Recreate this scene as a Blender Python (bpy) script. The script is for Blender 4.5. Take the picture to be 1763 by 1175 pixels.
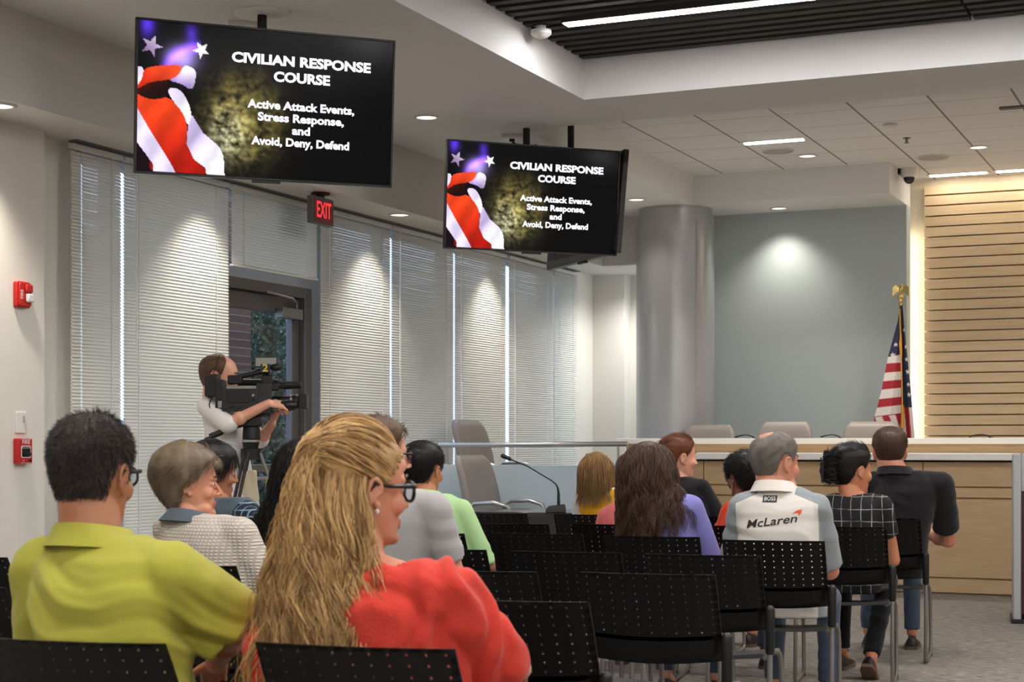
import bpy, bmesh, math, random
import numpy as np
from mathutils import Vector, Matrix, noise
from mathutils.bvhtree import BVHTree

for o in list(bpy.data.objects):
    bpy.data.objects.remove(o, do_unlink=True)
C = bpy.context.scene.collection
SC = bpy.context.scene
PI = math.pi

# ------------------------------------------------------------------ camera, sky, exposure
YAW = math.radians(23.9)          # the camera looks 23.9 degrees left of the room's long axis (+Y)
CAM_H = 1.25
FPX = 2835.0                      # focal length in pixels of the 1763 px wide frame
cd = bpy.data.cameras.new('camera')
cam = bpy.data.objects.new('camera', cd)
C.objects.link(cam)
cam.location = (0, 0, CAM_H)
cam.rotation_euler = (PI / 2, 0, YAW)
cd.sensor_width = 36.0
cd.lens = 36.0 * FPX / 1763.0
cd.shift_y = 177.5 / 1763.0
cd.clip_start = 0.05
cd.dof.use_dof = True
cd.dof.focus_distance = 9.5
cd.dof.aperture_fstop = 8.0
SC.camera = cam
SC.view_settings.view_transform = 'Standard'
SC.view_settings.look = 'None'
SC.view_settings.gamma = 1.0
SC.view_settings.use_curve_mapping = False
SC.view_settings.exposure = 0.2

w = bpy.data.worlds.new('sky')
SC.world = w
w.use_nodes = True
bg = w.node_tree.nodes['Background']
bg.inputs['Color'].default_value = (0.55, 0.70, 0.90, 1)
bg.inputs['Strength'].default_value = 2.6

CY, SY = math.cos(YAW), math.sin(YAW)


def at(px, depth):
    """room X, Y of the point seen at image column px, depth metres in front of the camera"""
    lat = (px - 881.5) / FPX * depth
    return (lat * CY - depth * SY, lat * SY + depth * CY)


def zat(py, depth):
    return CAM_H + (765.0 - py) / FPX * depth


# ------------------------------------------------------------------ colour and materials
def c(r, g, b):
    def f(v):
        v /= 255.0
        return v / 12.92 if v <= 0.04045 else ((v + 0.055) / 1.055) ** 2.4
    return (f(r), f(g), f(b), 1.0)


def newmat(name):
    m = bpy.data.materials.new(name)
    m.use_nodes = True
    nt = m.node_tree
    return m, nt, nt.nodes['Principled BSDF']


def N(nt, typ, **kw):
    n = nt.nodes.new(typ)
    for k, v in kw.items():
        setattr(n, k, v)
    return n


def texco(nt, scale=(1, 1, 1), out='Object', rot=(0, 0, 0)):
    t = N(nt, 'ShaderNodeTexCoord')
    m = N(nt, 'ShaderNodeMapping')
    m.inputs['Scale'].default_value = scale
    m.inputs['Rotation'].default_value = rot
    nt.links.new(t.outputs[out], m.inputs['Vector'])
    return m.outputs['Vector']


def ramp(nt, fac, stops):
    r = N(nt, 'ShaderNodeValToRGB')
    els = r.color_ramp.elements
    while len(els) < len(stops):
        els.new(0.5)
    for e, (p, col) in zip(els, stops):
        e.position = p
        e.color = col
    nt.links.new(fac, r.inputs['Fac'])
    return r.outputs['Color']


def mat(name, col, rough=0.6, metal=0.0, bump=0.0, bscale=60.0, var=0.0, vscale=8.0, spec=0.5, sheen=0.0, stretch=(1, 1, 1), coat=0.0):
    """plain surface: a colour with slight noise variation and a fine bump"""
    m, nt, b = newmat(name)
    b.inputs['Base Color'].default_value = col
    b.inputs['Roughness'].default_value = rough
    b.inputs['Metallic'].default_value = metal
    b.inputs['Specular IOR Level'].default_value = spec
    if sheen:
        b.inputs['Sheen Weight'].default_value = sheen
    if coat:
        b.inputs['Coat Weight'].default_value = coat
    if var or bump:
        v = texco(nt, stretch)
    if var:
        n = N(nt, 'ShaderNodeTexNoise')
        n.inputs['Scale'].default_value = vscale
        n.inputs['Detail'].default_value = 6
        nt.links.new(v, n.inputs['Vector'])
        lo = tuple(max(0, x * (1 - var)) for x in col[:3]) + (1,)
        hi = tuple(min(1, x * (1 + var)) for x in col[:3]) + (1,)
        nt.links.new(ramp(nt, n.outputs['Fac'], [(0.3, lo), (0.7, hi)]), b.inputs['Base Color'])
    if bump:
        n2 = N(nt, 'ShaderNodeTexNoise')
        n2.inputs['Scale'].default_value = bscale
        n2.inputs['Detail'].default_value = 4
        nt.links.new(v, n2.inputs['Vector'])
        bp = N(nt, 'ShaderNodeBump')
        bp.inputs['Strength'].default_value = bump
        bp.inputs['Distance'].default_value = 0.004
        nt.links.new(n2.outputs['Fac'], bp.inputs['Height'])
        nt.links.new(bp.outputs['Normal'], b.inputs['Normal'])
    return m


def emis(name, col, strength):
    m, nt, b = newmat(name)
    b.inputs['Base Color'].default_value = (0.02, 0.02, 0.02, 1)
    b.inputs['Emission Color'].default_value = col
    b.inputs['Emission Strength'].default_value = strength
    return m


def wood(name, dark, light, stretch, scale=3.0, rough=0.45):
    m, nt, b = newmat(name)
    v = texco(nt, stretch)
    n = N(nt, 'ShaderNodeTexNoise')
    n.inputs['Scale'].default_value = scale
    n.inputs['Detail'].default_value = 8
    n.inputs['Distortion'].default_value = 0.6
    nt.links.new(v, n.inputs['Vector'])
    nt.links.new(ramp(nt, n.outputs['Fac'], [(0.25, dark), (0.75, light)]), b.inputs['Base Color'])
    b.inputs['Roughness'].default_value = rough
    return m


# ------------------------------------------------------------------ mesh builder
class G:
    """collects shapes; build() links them as one mesh object"""
    def __init__(self):
        self.v, self.f, self.mi = [], [], []
        self.cur = 0

    def add(self, vs, fs):
        o = len(self.v)
        self.v.extend([tuple(map(float, p)) for p in vs])
        for f in fs:
            self.f.append(tuple(i + o for i in f))
            self.mi.append(self.cur)

    def box(self, x0, x1, y0, y1, z0, z1):
        self.add([(x0, y0, z0), (x1, y0, z0), (x1, y1, z0), (x0, y1, z0), (x0, y0, z1), (x1, y0, z1), (x1, y1, z1), (x0, y1, z1)],
                 [(3, 2, 1, 0), (4, 5, 6, 7), (0, 1, 5, 4), (1, 2, 6, 5), (2, 3, 7, 6), (3, 0, 4, 7)])

    def obox(self, M, sx, sy, sz):
        """box of full sizes about the origin of matrix M"""
        vs = [M @ Vector((x * sx / 2, y * sy / 2, z * sz / 2)) for z in (-1, 1) for y in (-1, 1) for x in (-1, 1)]
        self.add(vs, [(2, 3, 1, 0), (4, 5, 7, 6), (0, 1, 5, 4), (1, 3, 7, 5), (3, 2, 6, 7), (2, 0, 4, 6)])

    def loft(self, rings, cap=True, closed=True):
        n = len(rings[0])
        vs = [p for r in rings for p in r]
        fs = []
        for k in range(len(rings) - 1):
            for i in range(n if closed else n - 1):
                j = (i + 1) % n
                fs.append((k * n + i, k * n + j, (k + 1) * n + j, (k + 1) * n + i))
        if cap:
            fs.append(tuple(range(n - 1, -1, -1)))
            fs.append(tuple((len(rings) - 1) * n + i for i in range(n)))
        self.add(vs, fs)

    def tube(self, path, r, n=8, cap=True):
        path = [Vector(p) for p in path]
        rad = r if isinstance(r, (list, tuple)) else [r] * len(path)
        rings = []
        up = None
        for i, p in enumerate(path):
            d = (path[min(i + 1, len(path) - 1)] - path[max(i - 1, 0)])
            if d.length < 1e-9:
                d = Vector((0, 0, 1))
            d.normalize()
            if up is None:
                up = d.orthogonal().normalized()
            a = (up - d * up.dot(d))
            if a.length < 1e-6:
                a = d.orthogonal()
            a.normalize()
            up = a
            bb = d.cross(a)
            rings.append([p + (a * math.cos(2 * PI * k / n) + bb * math.sin(2 * PI * k / n)) * rad[i] for k in range(n)])
        self.loft(rings, cap)

    def cyl(self, p0, p1, r0, r1=None, n=20):
        self.tube([p0, p1], [r0, r0 if r1 is None else r1], n)

    def capsule(self, p0, p1, r0, r1, n=14, m=5):
        p0, p1 = Vector(p0), Vector(p1)
        d = p1 - p0
        L = d.length
        d = d.normalized() if L > 1e-9 else Vector((0, 0, 1))
        pts, rad = [], []
        for k in range(m):
            a = PI / 2 * k / m
            pts.append(p0 - d * (r0 * math.cos(a)))
            rad.append(max(r0 * math.sin(a), 0.0004))
        pts += [p0, p1]
        rad += [r0, r1]
        for k in range(m - 1, -1, -1):
            a = PI / 2 * k / m
            pts.append(p1 + d * (r1 * math.cos(a)))
            rad.append(max(r1 * math.sin(a), 0.0004))
        self.tube(pts, rad, n)

    def ellipsoid(self, cen, rad, R=None, n=20, m=12):
        cen = Vector(cen)
        rings = []
        for k in range(m + 1):
            a = PI * k / m
            s, cc = max(math.sin(a), 0.002), math.cos(a)
            ring = []
            for i in range(n):
                b = 2 * PI * i / n
                p = Vector((rad[0] * s * math.cos(b), rad[1] * s * math.sin(b), -rad[2] * cc))
                if R is not None:
                    p = R @ p
                ring.append(cen + p)
            rings.append(ring)
        self.loft(rings)

    def lathe(self, prof, cen=(0, 0, 0), n=28, axis='z'):
        rings = []
        for r, h in prof:
            ring = []
            for i in range(n):
                a = 2 * PI * i / n
                x, y = max(r, 0.0002) * math.cos(a), max(r, 0.0002) * math.sin(a)
                p = (x, y, h) if axis == 'z' else ((h, x, y) if axis == 'x' else (y, h, x))
                ring.append((p[0] + cen[0], p[1] + cen[1], p[2] + cen[2]))
            rings.append(ring)
        self.loft(rings)

    def prism(self, poly, z0, z1, f=None):
        """extrude a 2D polygon; f maps (x, y, z) to 3D"""
        f = f or (lambda x, y, z: (x, y, z))
        self.loft([[f(x, y, z0) for x, y in poly], [f(x, y, z1) for x, y in poly]])

    def xf(self, M, start=0):
        for i in range(start, len(self.v)):
            self.v[i] = tuple(M @ Vector(self.v[i]))

    def build(self, name, mats, parent=None, smooth=35, bevel=0.0, fix=True, loc=None, rot=None, segs=2):
        me = bpy.data.meshes.new(name)
        me.from_pydata(self.v, [], self.f)
        if not isinstance(mats, (list, tuple)):
            mats = [mats]
        for mm in mats:
            me.materials.append(mm)
        me.polygons.foreach_set('material_index', self.mi)
        if fix:
            bm = bmesh.new()
            bm.from_mesh(me)
            bmesh.ops.recalc_face_normals(bm, faces=bm.faces)
            bm.to_mesh(me)
            bm.free()
        if smooth:
            me.polygons.foreach_set('use_smooth', [True] * len(me.polygons))
            me.set_sharp_from_angle(angle=math.radians(smooth))
        o = bpy.data.objects.new(name, me)
        C.objects.link(o)
        if parent is not None:
            o.parent = parent
        if bevel:
            b = o.modifiers.new('bevel', 'BEVEL')
            b.width = bevel
            b.segments = segs
            b.limit_method = 'ANGLE'
        if loc is not None:
            o.location = loc
        if rot is not None:
            o.rotation_euler = rot
        return o


def tag(o, label=None, cat=None, group=None, kind=None):
    if label:
        o['label'] = label
    if cat:
        o['category'] = cat
    if group:
        o['group'] = group
    if kind:
        o['kind'] = kind
    return o


def thing(name, label, cat, loc=(0, 0, 0), rz=0.0, group=None):
    o = bpy.data.objects.new(name, None)
    o.empty_display_size = 0.1
    C.objects.link(o)
    o.location = loc
    o.rotation_euler = (0, 0, rz)
    return tag(o, label, cat, group)


def struct(o):
    o['kind'] = 'structure'
    return o


def dup(root, loc=None, rz=None, label=None, group=None):
    def cp(o, parent):
        q = o.copy()
        C.objects.link(q)
        if parent is not None:
            q.parent = parent
        for ch in o.children:
            cp(ch, q)
        return q
    r = cp(root, None)
    if loc is not None:
        r.location = loc
    if rz is not None:
        r.rotation_euler = (0, 0, rz)
    if label:
        r['label'] = label
    if group:
        r['group'] = group
    return r


def text_data(s, size, bold=0.0, sx=1.0, align='CENTER', extrude=0.0, shear=0.0, spacing=1.0):
    """flat lettering as raw vertices and faces (x right, y up)"""
    cu = bpy.data.curves.new('lettering', 'FONT')
    cu.body = s
    cu.size = size
    cu.align_x = align
    cu.align_y = 'CENTER'
    cu.offset = bold * size
    cu.shear = shear
    cu.space_character = spacing
    cu.resolution_u = 3
    o = bpy.data.objects.new('lettering', cu)
    C.objects.link(o)
    bpy.context.view_layer.update()
    me = bpy.data.meshes.new_from_object(o.evaluated_get(bpy.context.evaluated_depsgraph_get()))
    vs = [(v.co.x * sx, v.co.y, v.co.z) for v in me.vertices]
    fs = [tuple(p.vertices) for p in me.polygons]
    bpy.data.objects.remove(o, do_unlink=True)
    bpy.data.curves.remove(cu)
    bpy.data.meshes.remove(me)
    return vs, fs


def arc(cx, cy, r, a0, a1, n=8):
    return [(cx + r * math.cos(math.radians(a0 + (a1 - a0) * i / n)), cy + r * math.sin(math.radians(a0 + (a1 - a0) * i / n))) for i in range(n + 1)]


def rrect(w, h, r, n=4):
    w, h = w / 2, h / 2
    return arc(w - r, h - r, r, 0, 90, n) + arc(-w + r, h - r, r, 90, 180, n) + arc(-w + r, -h + r, r, 180, 270, n) + arc(w - r, -h + r, r, 270, 360, n)
# ------------------------------------------------------------------ room materials
M_wall = mat('wall paint', c(224, 220, 211), 0.7, bump=0.05, bscale=220)
M_fascia = mat('fascia paint', c(208, 205, 201), 0.75, bump=0.05, bscale=220)
M_ceil = mat('ceiling paint', c(222, 221, 220), 0.8)
M_teal = mat('teal wall paint', c(178, 189, 191), 0.6, bump=0.04, bscale=200)
M_blue = mat('pale blue wall paint', c(180, 194, 201), 0.6)
M_column = mat('grey column enamel', c(176, 177, 180), 0.30, 0.35, spec=0.6)
M_dark = mat('dark slat paint', c(44, 41, 38), 0.7)
M_black = mat('black plenum', c(14, 13, 13), 0.9)
M_alu = mat('grey aluminium', c(128, 126, 124), 0.4, 0.6)
M_bronze = mat('grey door enamel', c(98, 94, 92), 0.45, 0.3)
M_chrome = mat('brushed steel', c(190, 188, 186), 0.28, 0.95)
M_white = mat('white plastic', c(225, 223, 218), 0.45)
M_blkpl = mat('black plastic', c(14, 14, 15), 0.42)
M_blkmt = mat('matt black metal', c(15, 15, 16), 0.55)
M_oak = wood('pale oak veneer', c(190, 158, 116), c(206, 176, 136), (1.2, 1.2, 14), 2.5)
M_maple = wood('maple slat', c(204, 176, 138), c(222, 197, 160), (0.5, 1, 9), 4.0)
M_maple2 = wood('maple panel', c(226, 210, 182), c(236, 222, 198), (6, 1, 0.6), 3.0)
M_counter = mat('white solid surface', c(246, 242, 236), 0.35)


def glass_mat():
    m = bpy.data.materials.new('window glass')
    m.use_nodes = True
    nt = m.node_tree
    nt.nodes.clear()
    out = N(nt, 'ShaderNodeOutputMaterial')
    mx = N(nt, 'ShaderNodeMixShader')
    tr = N(nt, 'ShaderNodeBsdfTransparent')
    tr.inputs['Color'].default_value = (0.72, 0.78, 0.86, 1)
    gl = N(nt, 'ShaderNodeBsdfGlossy')
    gl.inputs['Roughness'].default_value = 0.02
    fr = N(nt, 'ShaderNodeFresnel')
    fr.inputs['IOR'].default_value = 1.5
    nt.links.new(fr.outputs[0], mx.inputs[0])
    nt.links.new(tr.outputs[0], mx.inputs[1])
    nt.links.new(gl.outputs[0], mx.inputs[2])
    nt.links.new(mx.outputs[0], out.inputs['Surface'])
    return m


M_glass = glass_mat()


def carpet_mat():
    m, nt, b = newmat('grey loop carpet')
    v = texco(nt, (7, 38, 10))
    n = N(nt, 'ShaderNodeTexNoise')
    n.inputs['Scale'].default_value = 1.6
    n.inputs['Detail'].default_value = 7
    n.inputs['Roughness'].default_value = 0.7
    nt.links.new(v, n.inputs['Vector'])
    nt.links.new(ramp(nt, n.outputs['Fac'], [(0.33, c(72, 66, 60)), (0.52, c(136, 128, 118)), (0.68, c(188, 179, 167))]), b.inputs['Base Color'])
    b.inputs['Roughness'].default_value = 0.95
    n2 = N(nt, 'ShaderNodeTexNoise')
    n2.inputs['Scale'].default_value = 160
    nt.links.new(texco(nt), n2.inputs['Vector'])
    bp = N(nt, 'ShaderNodeBump')
    bp.inputs['Strength'].default_value = 0.5
    bp.inputs['Distance'].default_value = 0.006
    nt.links.new(n2.outputs['Fac'], bp.inputs['Height'])
    nt.links.new(bp.outputs['Normal'], b.inputs['Normal'])
    return m


def tile_mat():
    """acoustic tiles 0.61 m square with narrow reveals between them"""
    m, nt, b = newmat('acoustic ceiling tile')
    t = N(nt, 'ShaderNodeTexCoord')
    sep = N(nt, 'ShaderNodeSeparateXYZ')
    nt.links.new(t.outputs['Object'], sep.inputs[0])

    def line(sock, off, wd):
        a = N(nt, 'ShaderNodeMath', operation='ADD')
        a.inputs[1].default_value = off
        nt.links.new(sock, a.inputs[0])
        d = N(nt, 'ShaderNodeMath', operation='DIVIDE')
        d.inputs[1].default_value = 0.61
        nt.links.new(a.outputs[0], d.inputs[0])
        f = N(nt, 'ShaderNodeMath', operation='FRACT')
        nt.links.new(d.outputs[0], f.inputs[0])
        l = N(nt, 'ShaderNodeMath', operation='LESS_THAN')
        l.inputs[1].default_value = wd / 0.61
        nt.links.new(f.outputs[0], l.inputs[0])
        return l.outputs[0]
    lx = line(sep.outputs['X'], 4.01 + 61, 0.017)
    ly = line(sep.outputs['Y'], -12.89 + 61, 0.008)
    mx = N(nt, 'ShaderNodeMath', operation='MAXIMUM')
    nt.links.new(lx, mx.inputs[0])
    nt.links.new(ly, mx.inputs[1])
    nt.links.new(ramp(nt, mx.outputs[0], [(0.0, c(221, 219, 217)), (1.0, c(130, 122, 118))]), b.inputs['Base Color'])
    b.inputs['Roughness'].default_value = 0.9
    return m


M_carpet = carpet_mat()
M_tile = tile_mat()

# ------------------------------------------------------------------ room shell
HC = 3.594       # main ceiling
HS = 3.09        # low soffit over the windows
HT = 3.88        # tile ceiling and slats
XW = -6.46       # blinds


def sbox(name, m, *bb, bevel=0.0):
    g = G()
    for b in bb:
        g.box(*b)
    return struct(g.build(name, m, bevel=bevel))


sbox('floor', M_carpet, (-6.9, 6.7, -6.2, 17.3, -0.12, 0.0))
sbox('wall_left', M_wall, (-6.95, -6.43, -6.2, 7.73, 0, HS), (-6.95, -6.54, 7.73, 8.20, 0, HS), (-6.95, -6.50, 16.32, 17.3, 0, HS))
sbox('wall_right', M_wall, (6.5, 6.7, -6.2, 17.3, 0, HT + 0.2))
sbox('wall_back', M_wall, (-6.95, 6.7, -6.2, -6.0, 0, HT + 0.2))
sbox('wall_front_corner', M_wall, (-6.5, -6.13, 16.85, 17.3, 0, HS), (-6.13, -4.8, 17.05, 17.3, 0, HS))
sbox('wall_front_teal', M_teal, (-5.3, -3.0, 16.3, 16.5, 0, HC))
sbox('wall_front_feature', M_maple2, (-3.4, 6.5, 16.66, 16.9, 0, HT + 0.1))
sbox('ceiling_soffit', M_fascia, (-6.95, -6.04, -6.2, 17.3, HS, 4.1), (-6.04, -4.95, 15.95, 17.3, HS, HC + 0.05))
sbox('ceiling', M_ceil, (-6.04, -4.09, -6.0, 11.25, HC, 4.1), (-4.09, 6.5, 10.44, 11.25, HC, 4.1),
     (-6.04, -4.91, 11.25, 15.95, HC, 4.1), (-4.96, -3.0, 15.45, 16.5, HC, 4.1))
sbox('ceiling_tiles', M_tile, (-4.91, 6.5, 11.25, 16.9, HT, 4.1))
sbox('ceiling_plenum', M_black, (-4.09, 6.5, -6.0, 10.44, 4.0, 4.1))
g = G()
y = 10.40
while y > -5.9:
    for xa, xb in ((-4.085, -1.52), (-1.50, 1.2), (1.22, 3.9), (3.92, 6.49)):
        g.box(xa, xb, y - 0.07, y, HT - 0.02, HT + 0.075)
    y -= 0.135
struct(g.build('ceiling_slats', M_dark, smooth=0))

# feature wall boards
g = G()
z = 0.30
while z < 3.72:
    g.box(-2.88, 6.49, 16.585, 16.66, z, z + 0.0905)
    z += 0.1036
struct(g.build('wall_front_boards', M_maple, bevel=0.003, segs=1, smooth=0))
sbox('baseboard_left', M_alu, (-6.43, -6.415, -6.0, 7.73, 0, 0.1))

# the round column
g = G()
CX, CYY = -5.18, 15.72
g.lathe([(0.39, 0.0), (0.39, 3.44), (0.366, 3.442), (0.366, 3.594)], (CX, CYY, 0), 64)
a0 = math.radians(-40)
g.box(CX + 0.393 * math.cos(a0) - 0.004, CX + 0.393 * math.cos(a0) + 0.004, CYY + 0.393 * math.sin(a0) - 0.004, CYY + 0.393 * math.sin(a0) + 0.004, 0.3, 3.44)
struct(g.build('column', M_column, smooth=30))

# raised platform behind the dais, low wall and its handrail
sbox('floor_platform', M_carpet, (-6.45, -4.60, 12.6, 16.3, 0, 0.3), (-4.60, 6.5, 14.55, 16.58, 0, 0.3))
sbox('wall_ramp', M_blue, (-6.25, -4.52, 12.5, 12.6, 0, 1.075), (-4.60, -4.52, 12.6, 13.98, 0, 1.075), bevel=0.004)

t = thing('handrail', 'brushed steel handrail running above the low pale blue wall', 'handrail', (-5.38, 12.55, 1.075))
g = G()
g.tube([(-0.86, 0, 0.165), (0.84, 0, 0.175)], 0.021, 12)
g.build('rail', M_chrome, t)
for x in (-0.78, 0.76):
    g = G()
    g.tube([(x, 0, 0.0), (x, 0, 0.16)], 0.011, 10)
    g.lathe([(0.03, 0.0), (0.03, 0.006)], (x, 0, 0), 16)
    g.build('post', M_chrome, t)

# ------------------------------------------------------------------ window wall
BY = [8.01, 8.50, 9.70, 10.92, 12.09, 13.29, 14.46, 15.63, 16.30]
DOORZ = 2.44
g = G()
for yb in BY[1:-1]:
    g.box(-6.66, -6.57, yb + 0.02, yb + (0.25 if yb == 10.92 else 0.075), 0, 3.06)
g.box(-6.66, -6.57, 8.16, 8.19, 0, 3.06)
g.box(-6.66, -6.57, 16.28, 16.32, 0, 3.06)
for ya, yb in ((8.16, 9.72), (10.94, 16.32)):
    g.box(-6.66, -6.57, ya, yb, 0, 0.09)
g.box(-6.70, -6.53, 8.16, 16.32, 3.045, 3.09)
g.box(-6.66, -6.55, 9.7, 10.99, DOORZ, DOORZ + 0.075)
g.cur = 1
for ya, yb, z0, z1 in ((8.19, 8.52, 0.09, 3.045), (8.575, 9.72, 0.09, 3.045), (9.775, 10.94, DOORZ + 0.075, 3.045), (11.17, 12.11, 0.09, 3.045),
                       (12.165, 13.31, 0.09, 3.045), (13.365, 14.48, 0.09, 3.045), (14.535, 15.65, 0.09, 3.045), (15.705, 16.28, 0.09, 3.045)):
    g.add([(-6.615, ya, z0), (-6.615, yb, z0), (-6.615, yb, z1), (-6.615, ya, z1)], [(0, 1, 2, 3)])
M_winframe = mat('light grey window frame', c(176, 172, 170), 0.45, 0.2)
struct(g.build('window_1', [M_winframe, M_glass], fix=False, smooth=0))
# dark track in the soffit above the blinds
sbox('trim_1', M_alu, (-6.49, -6.42, 8.02, 16.28, 3.080, 3.0905))

# the glazed door
d = bpy.data.objects.new('door_1', None)
C.objects.link(d)
d.location = (-6.61, 10.34, 0)
struct(d)
g = G()
g.box(-0.05, 0.08, -0.62, -0.56, 0, 2.44)
g.box(-0.05, 0.08, 0.50, 0.60, 0, 2.44)
g.box(-0.05, 0.08, -0.56, 0.50, 2.36, 2.44)
g.build('door_frame', M_bronze, d, bevel=0.004)
g = G()
g.box(-0.025, 0.03, -0.555, -0.45, 0.02, 2.355)
g.box(-0.025, 0.03, 0.395, 0.495, 0.02, 2.355)
g.box(-0.025, 0.03, -0.45, 0.395, 2.23, 2.355)
g.box(-0.025, 0.03, -0.45, 0.395, 1.04, 1.10)
g.box(-0.025, 0.03, -0.45, 0.395, 0.02, 0.26)
g.build('leaf_frame', M_bronze, d, bevel=0.004)
g = G()
g.add([(0, -0.45, 0.26), (0, 0.395, 0.26), (0, 0.395, 2.23), (0, -0.45, 2.23)], [(0, 1, 2, 3)])
g.build('glass_pane', M_glass, d, fix=False, smooth=0)
g = G()
g.tube([(0.03, -0.42, 1.0), (0.075, -0.42, 1.0), (0.075, 0.36, 1.0), (0.03, 0.36, 1.0)], 0.014, 10)
g.build('push_bar', M_chrome, d)
cl = bpy.data.objects.new('door_closer', None)
C.objects.link(cl)
cl.parent = d
g = G()
g.box(0.03, 0.10, 0.16, 0.44, 2.19, 2.27)
g.build('closer_body', M_alu, cl, bevel=0.006)
g = G()
g.tube([(0.065, 0.40, 2.27), (0.065, 0.40, 2.315)], 0.012, 10)
g.tube([(0.065, 0.40, 2.315), (0.20, 0.12, 2.325), (0.085, -0.05, 2.365)], 0.011, 8)
g.build('closer_arm', M_alu, cl)

M_blind = mat('ivory blind slat', c(220, 218, 209), 0.5)
M_cord = mat('white cord', c(235, 235, 230), 0.7)


def blind(ya, yb, z0, z1, label):
    t = thing('venetian_blind', label, 'blind', (XW, (ya + yb) / 2, z0), 0, 'ivory venetian blinds along the window wall')
    hw = (yb - ya) / 2 - 0.007
    H = z1 - z0
    cords = [-hw * 0.74, hw * 0.74] if hw > 0.35 else [-hw * 0.6, hw * 0.6]
    g = G()
    g.box(-0.02, 0.02, -hw, hw, H - 0.03, H)
    g.build('headrail', M_blind, t, bevel=0.003)
    g = G()
    g.box(-0.016, 0.016, -hw, hw, 0, 0.018)
    g.build('bottom_rail', M_blind, t, bevel=0.003)
    g = G()
    edges = [-hw] + [q for cc in cords for q in (cc - 0.002, cc + 0.002)] + [hw]
    th = math.radians(62)
    prof = []
    for s, b in ((-0.0135, 0.0), (0.0, 0.0024), (0.0135, 0.0)):
        # room-side edge low, bowed towards the room
        prof.append((-s * math.cos(th) + b * math.sin(th), s * math.sin(th) + b * math.cos(th)))
    z = 0.034
    rnd = random.Random(int(ya * 100))
    while z < H - 0.035:
        dz = rnd.uniform(-0.00025, 0.00025)
        for k in range(0, len(edges), 2):
            e0, e1 = edges[k], edges[k + 1]
            vs = [(px, e0, z + pz + dz) for px, pz in prof] + [(px, e1, z + pz + dz) for px, pz in prof]
            g.add(vs, [(0, 1, 4, 3), (1, 2, 5, 4)])
        z += 0.0215
    g.build('slats', M_blind, t, fix=False, smooth=60)
    for cc in cords:
        g = G()
        g.box(0.0105, 0.0122, cc - 0.0009, cc + 0.0009, 0.018, H - 0.03)
        g.build('lift_cord', M_cord, t, fix=False, smooth=0)
    if hw > 0.35 and H > 1:
        g = G()
        g.tube([(0.03, -hw + 0.09, H - 0.03), (0.033, -hw + 0.09, H - 1.25)], 0.004, 6)
        g.build('tilt_wand', M_cord, t)
    return t


blind(BY[0] - 0.012, BY[1] - 0.005, 0.10, 3.068, 'narrow ivory venetian blind beside the white wall with the fire alarms')
blind(BY[1] + 0.01, BY[2] - 0.0, 0.10, 3.068, 'full-height ivory venetian blind behind the cameraman, on the near side of the glazed door')
blind(BY[2] + 0.025, BY[3] - 0.015, DOORZ + 0.055, 3.068, 'short ivory venetian blind over the glazed door')
blind(BY[3] + 0.02, BY[4] - 0.005, 0.10, 3.068, 'full-height ivory venetian blind on the far side of the glazed door')
blind(BY[4] + 0.005, BY[5] - 0.006, 0.10, 3.068, 'second full-height ivory venetian blind beyond the glazed door, under the second screen')
blind(BY[5] + 0.006, BY[6] - 0.03, 0.10, 3.068, 'ivory venetian blind behind the upper grey swivel chair')
blind(BY[6] + 0.03, BY[7] - 0.012, 0.10, 3.068, 'ivory venetian blind just beyond the grey swivel chairs, second from the corner')
blind(BY[7] + 0.012, BY[8] - 0.01, 0.10, 3.068, 'narrow ivory venetian blind in the far corner next to the white wall')

# ------------------------------------------------------------------ outside the door
M_brick = None


def brick_mat():
    m, nt, b = newmat('dark brick')
    v = texco(nt, (1, 1, 1), rot=(PI / 2, 0, 0))
    br = N(nt, 'ShaderNodeTexBrick')
    br.inputs['Scale'].default_value = 3.2
    br.inputs['Color1'].default_value = c(112, 78, 66)
    br.inputs['Color2'].default_value = c(92, 64, 56)
    br.inputs['Mortar'].default_value = c(140, 130, 120)
    br.inputs['Mortar Size'].default_value = 0.015
    nt.links.new(v, br.inputs['Vector'])
    nt.links.new(br.outputs['Color'], b.inputs['Base Color'])
    b.inputs['Roughness'].default_value = 0.9
    return m


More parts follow.
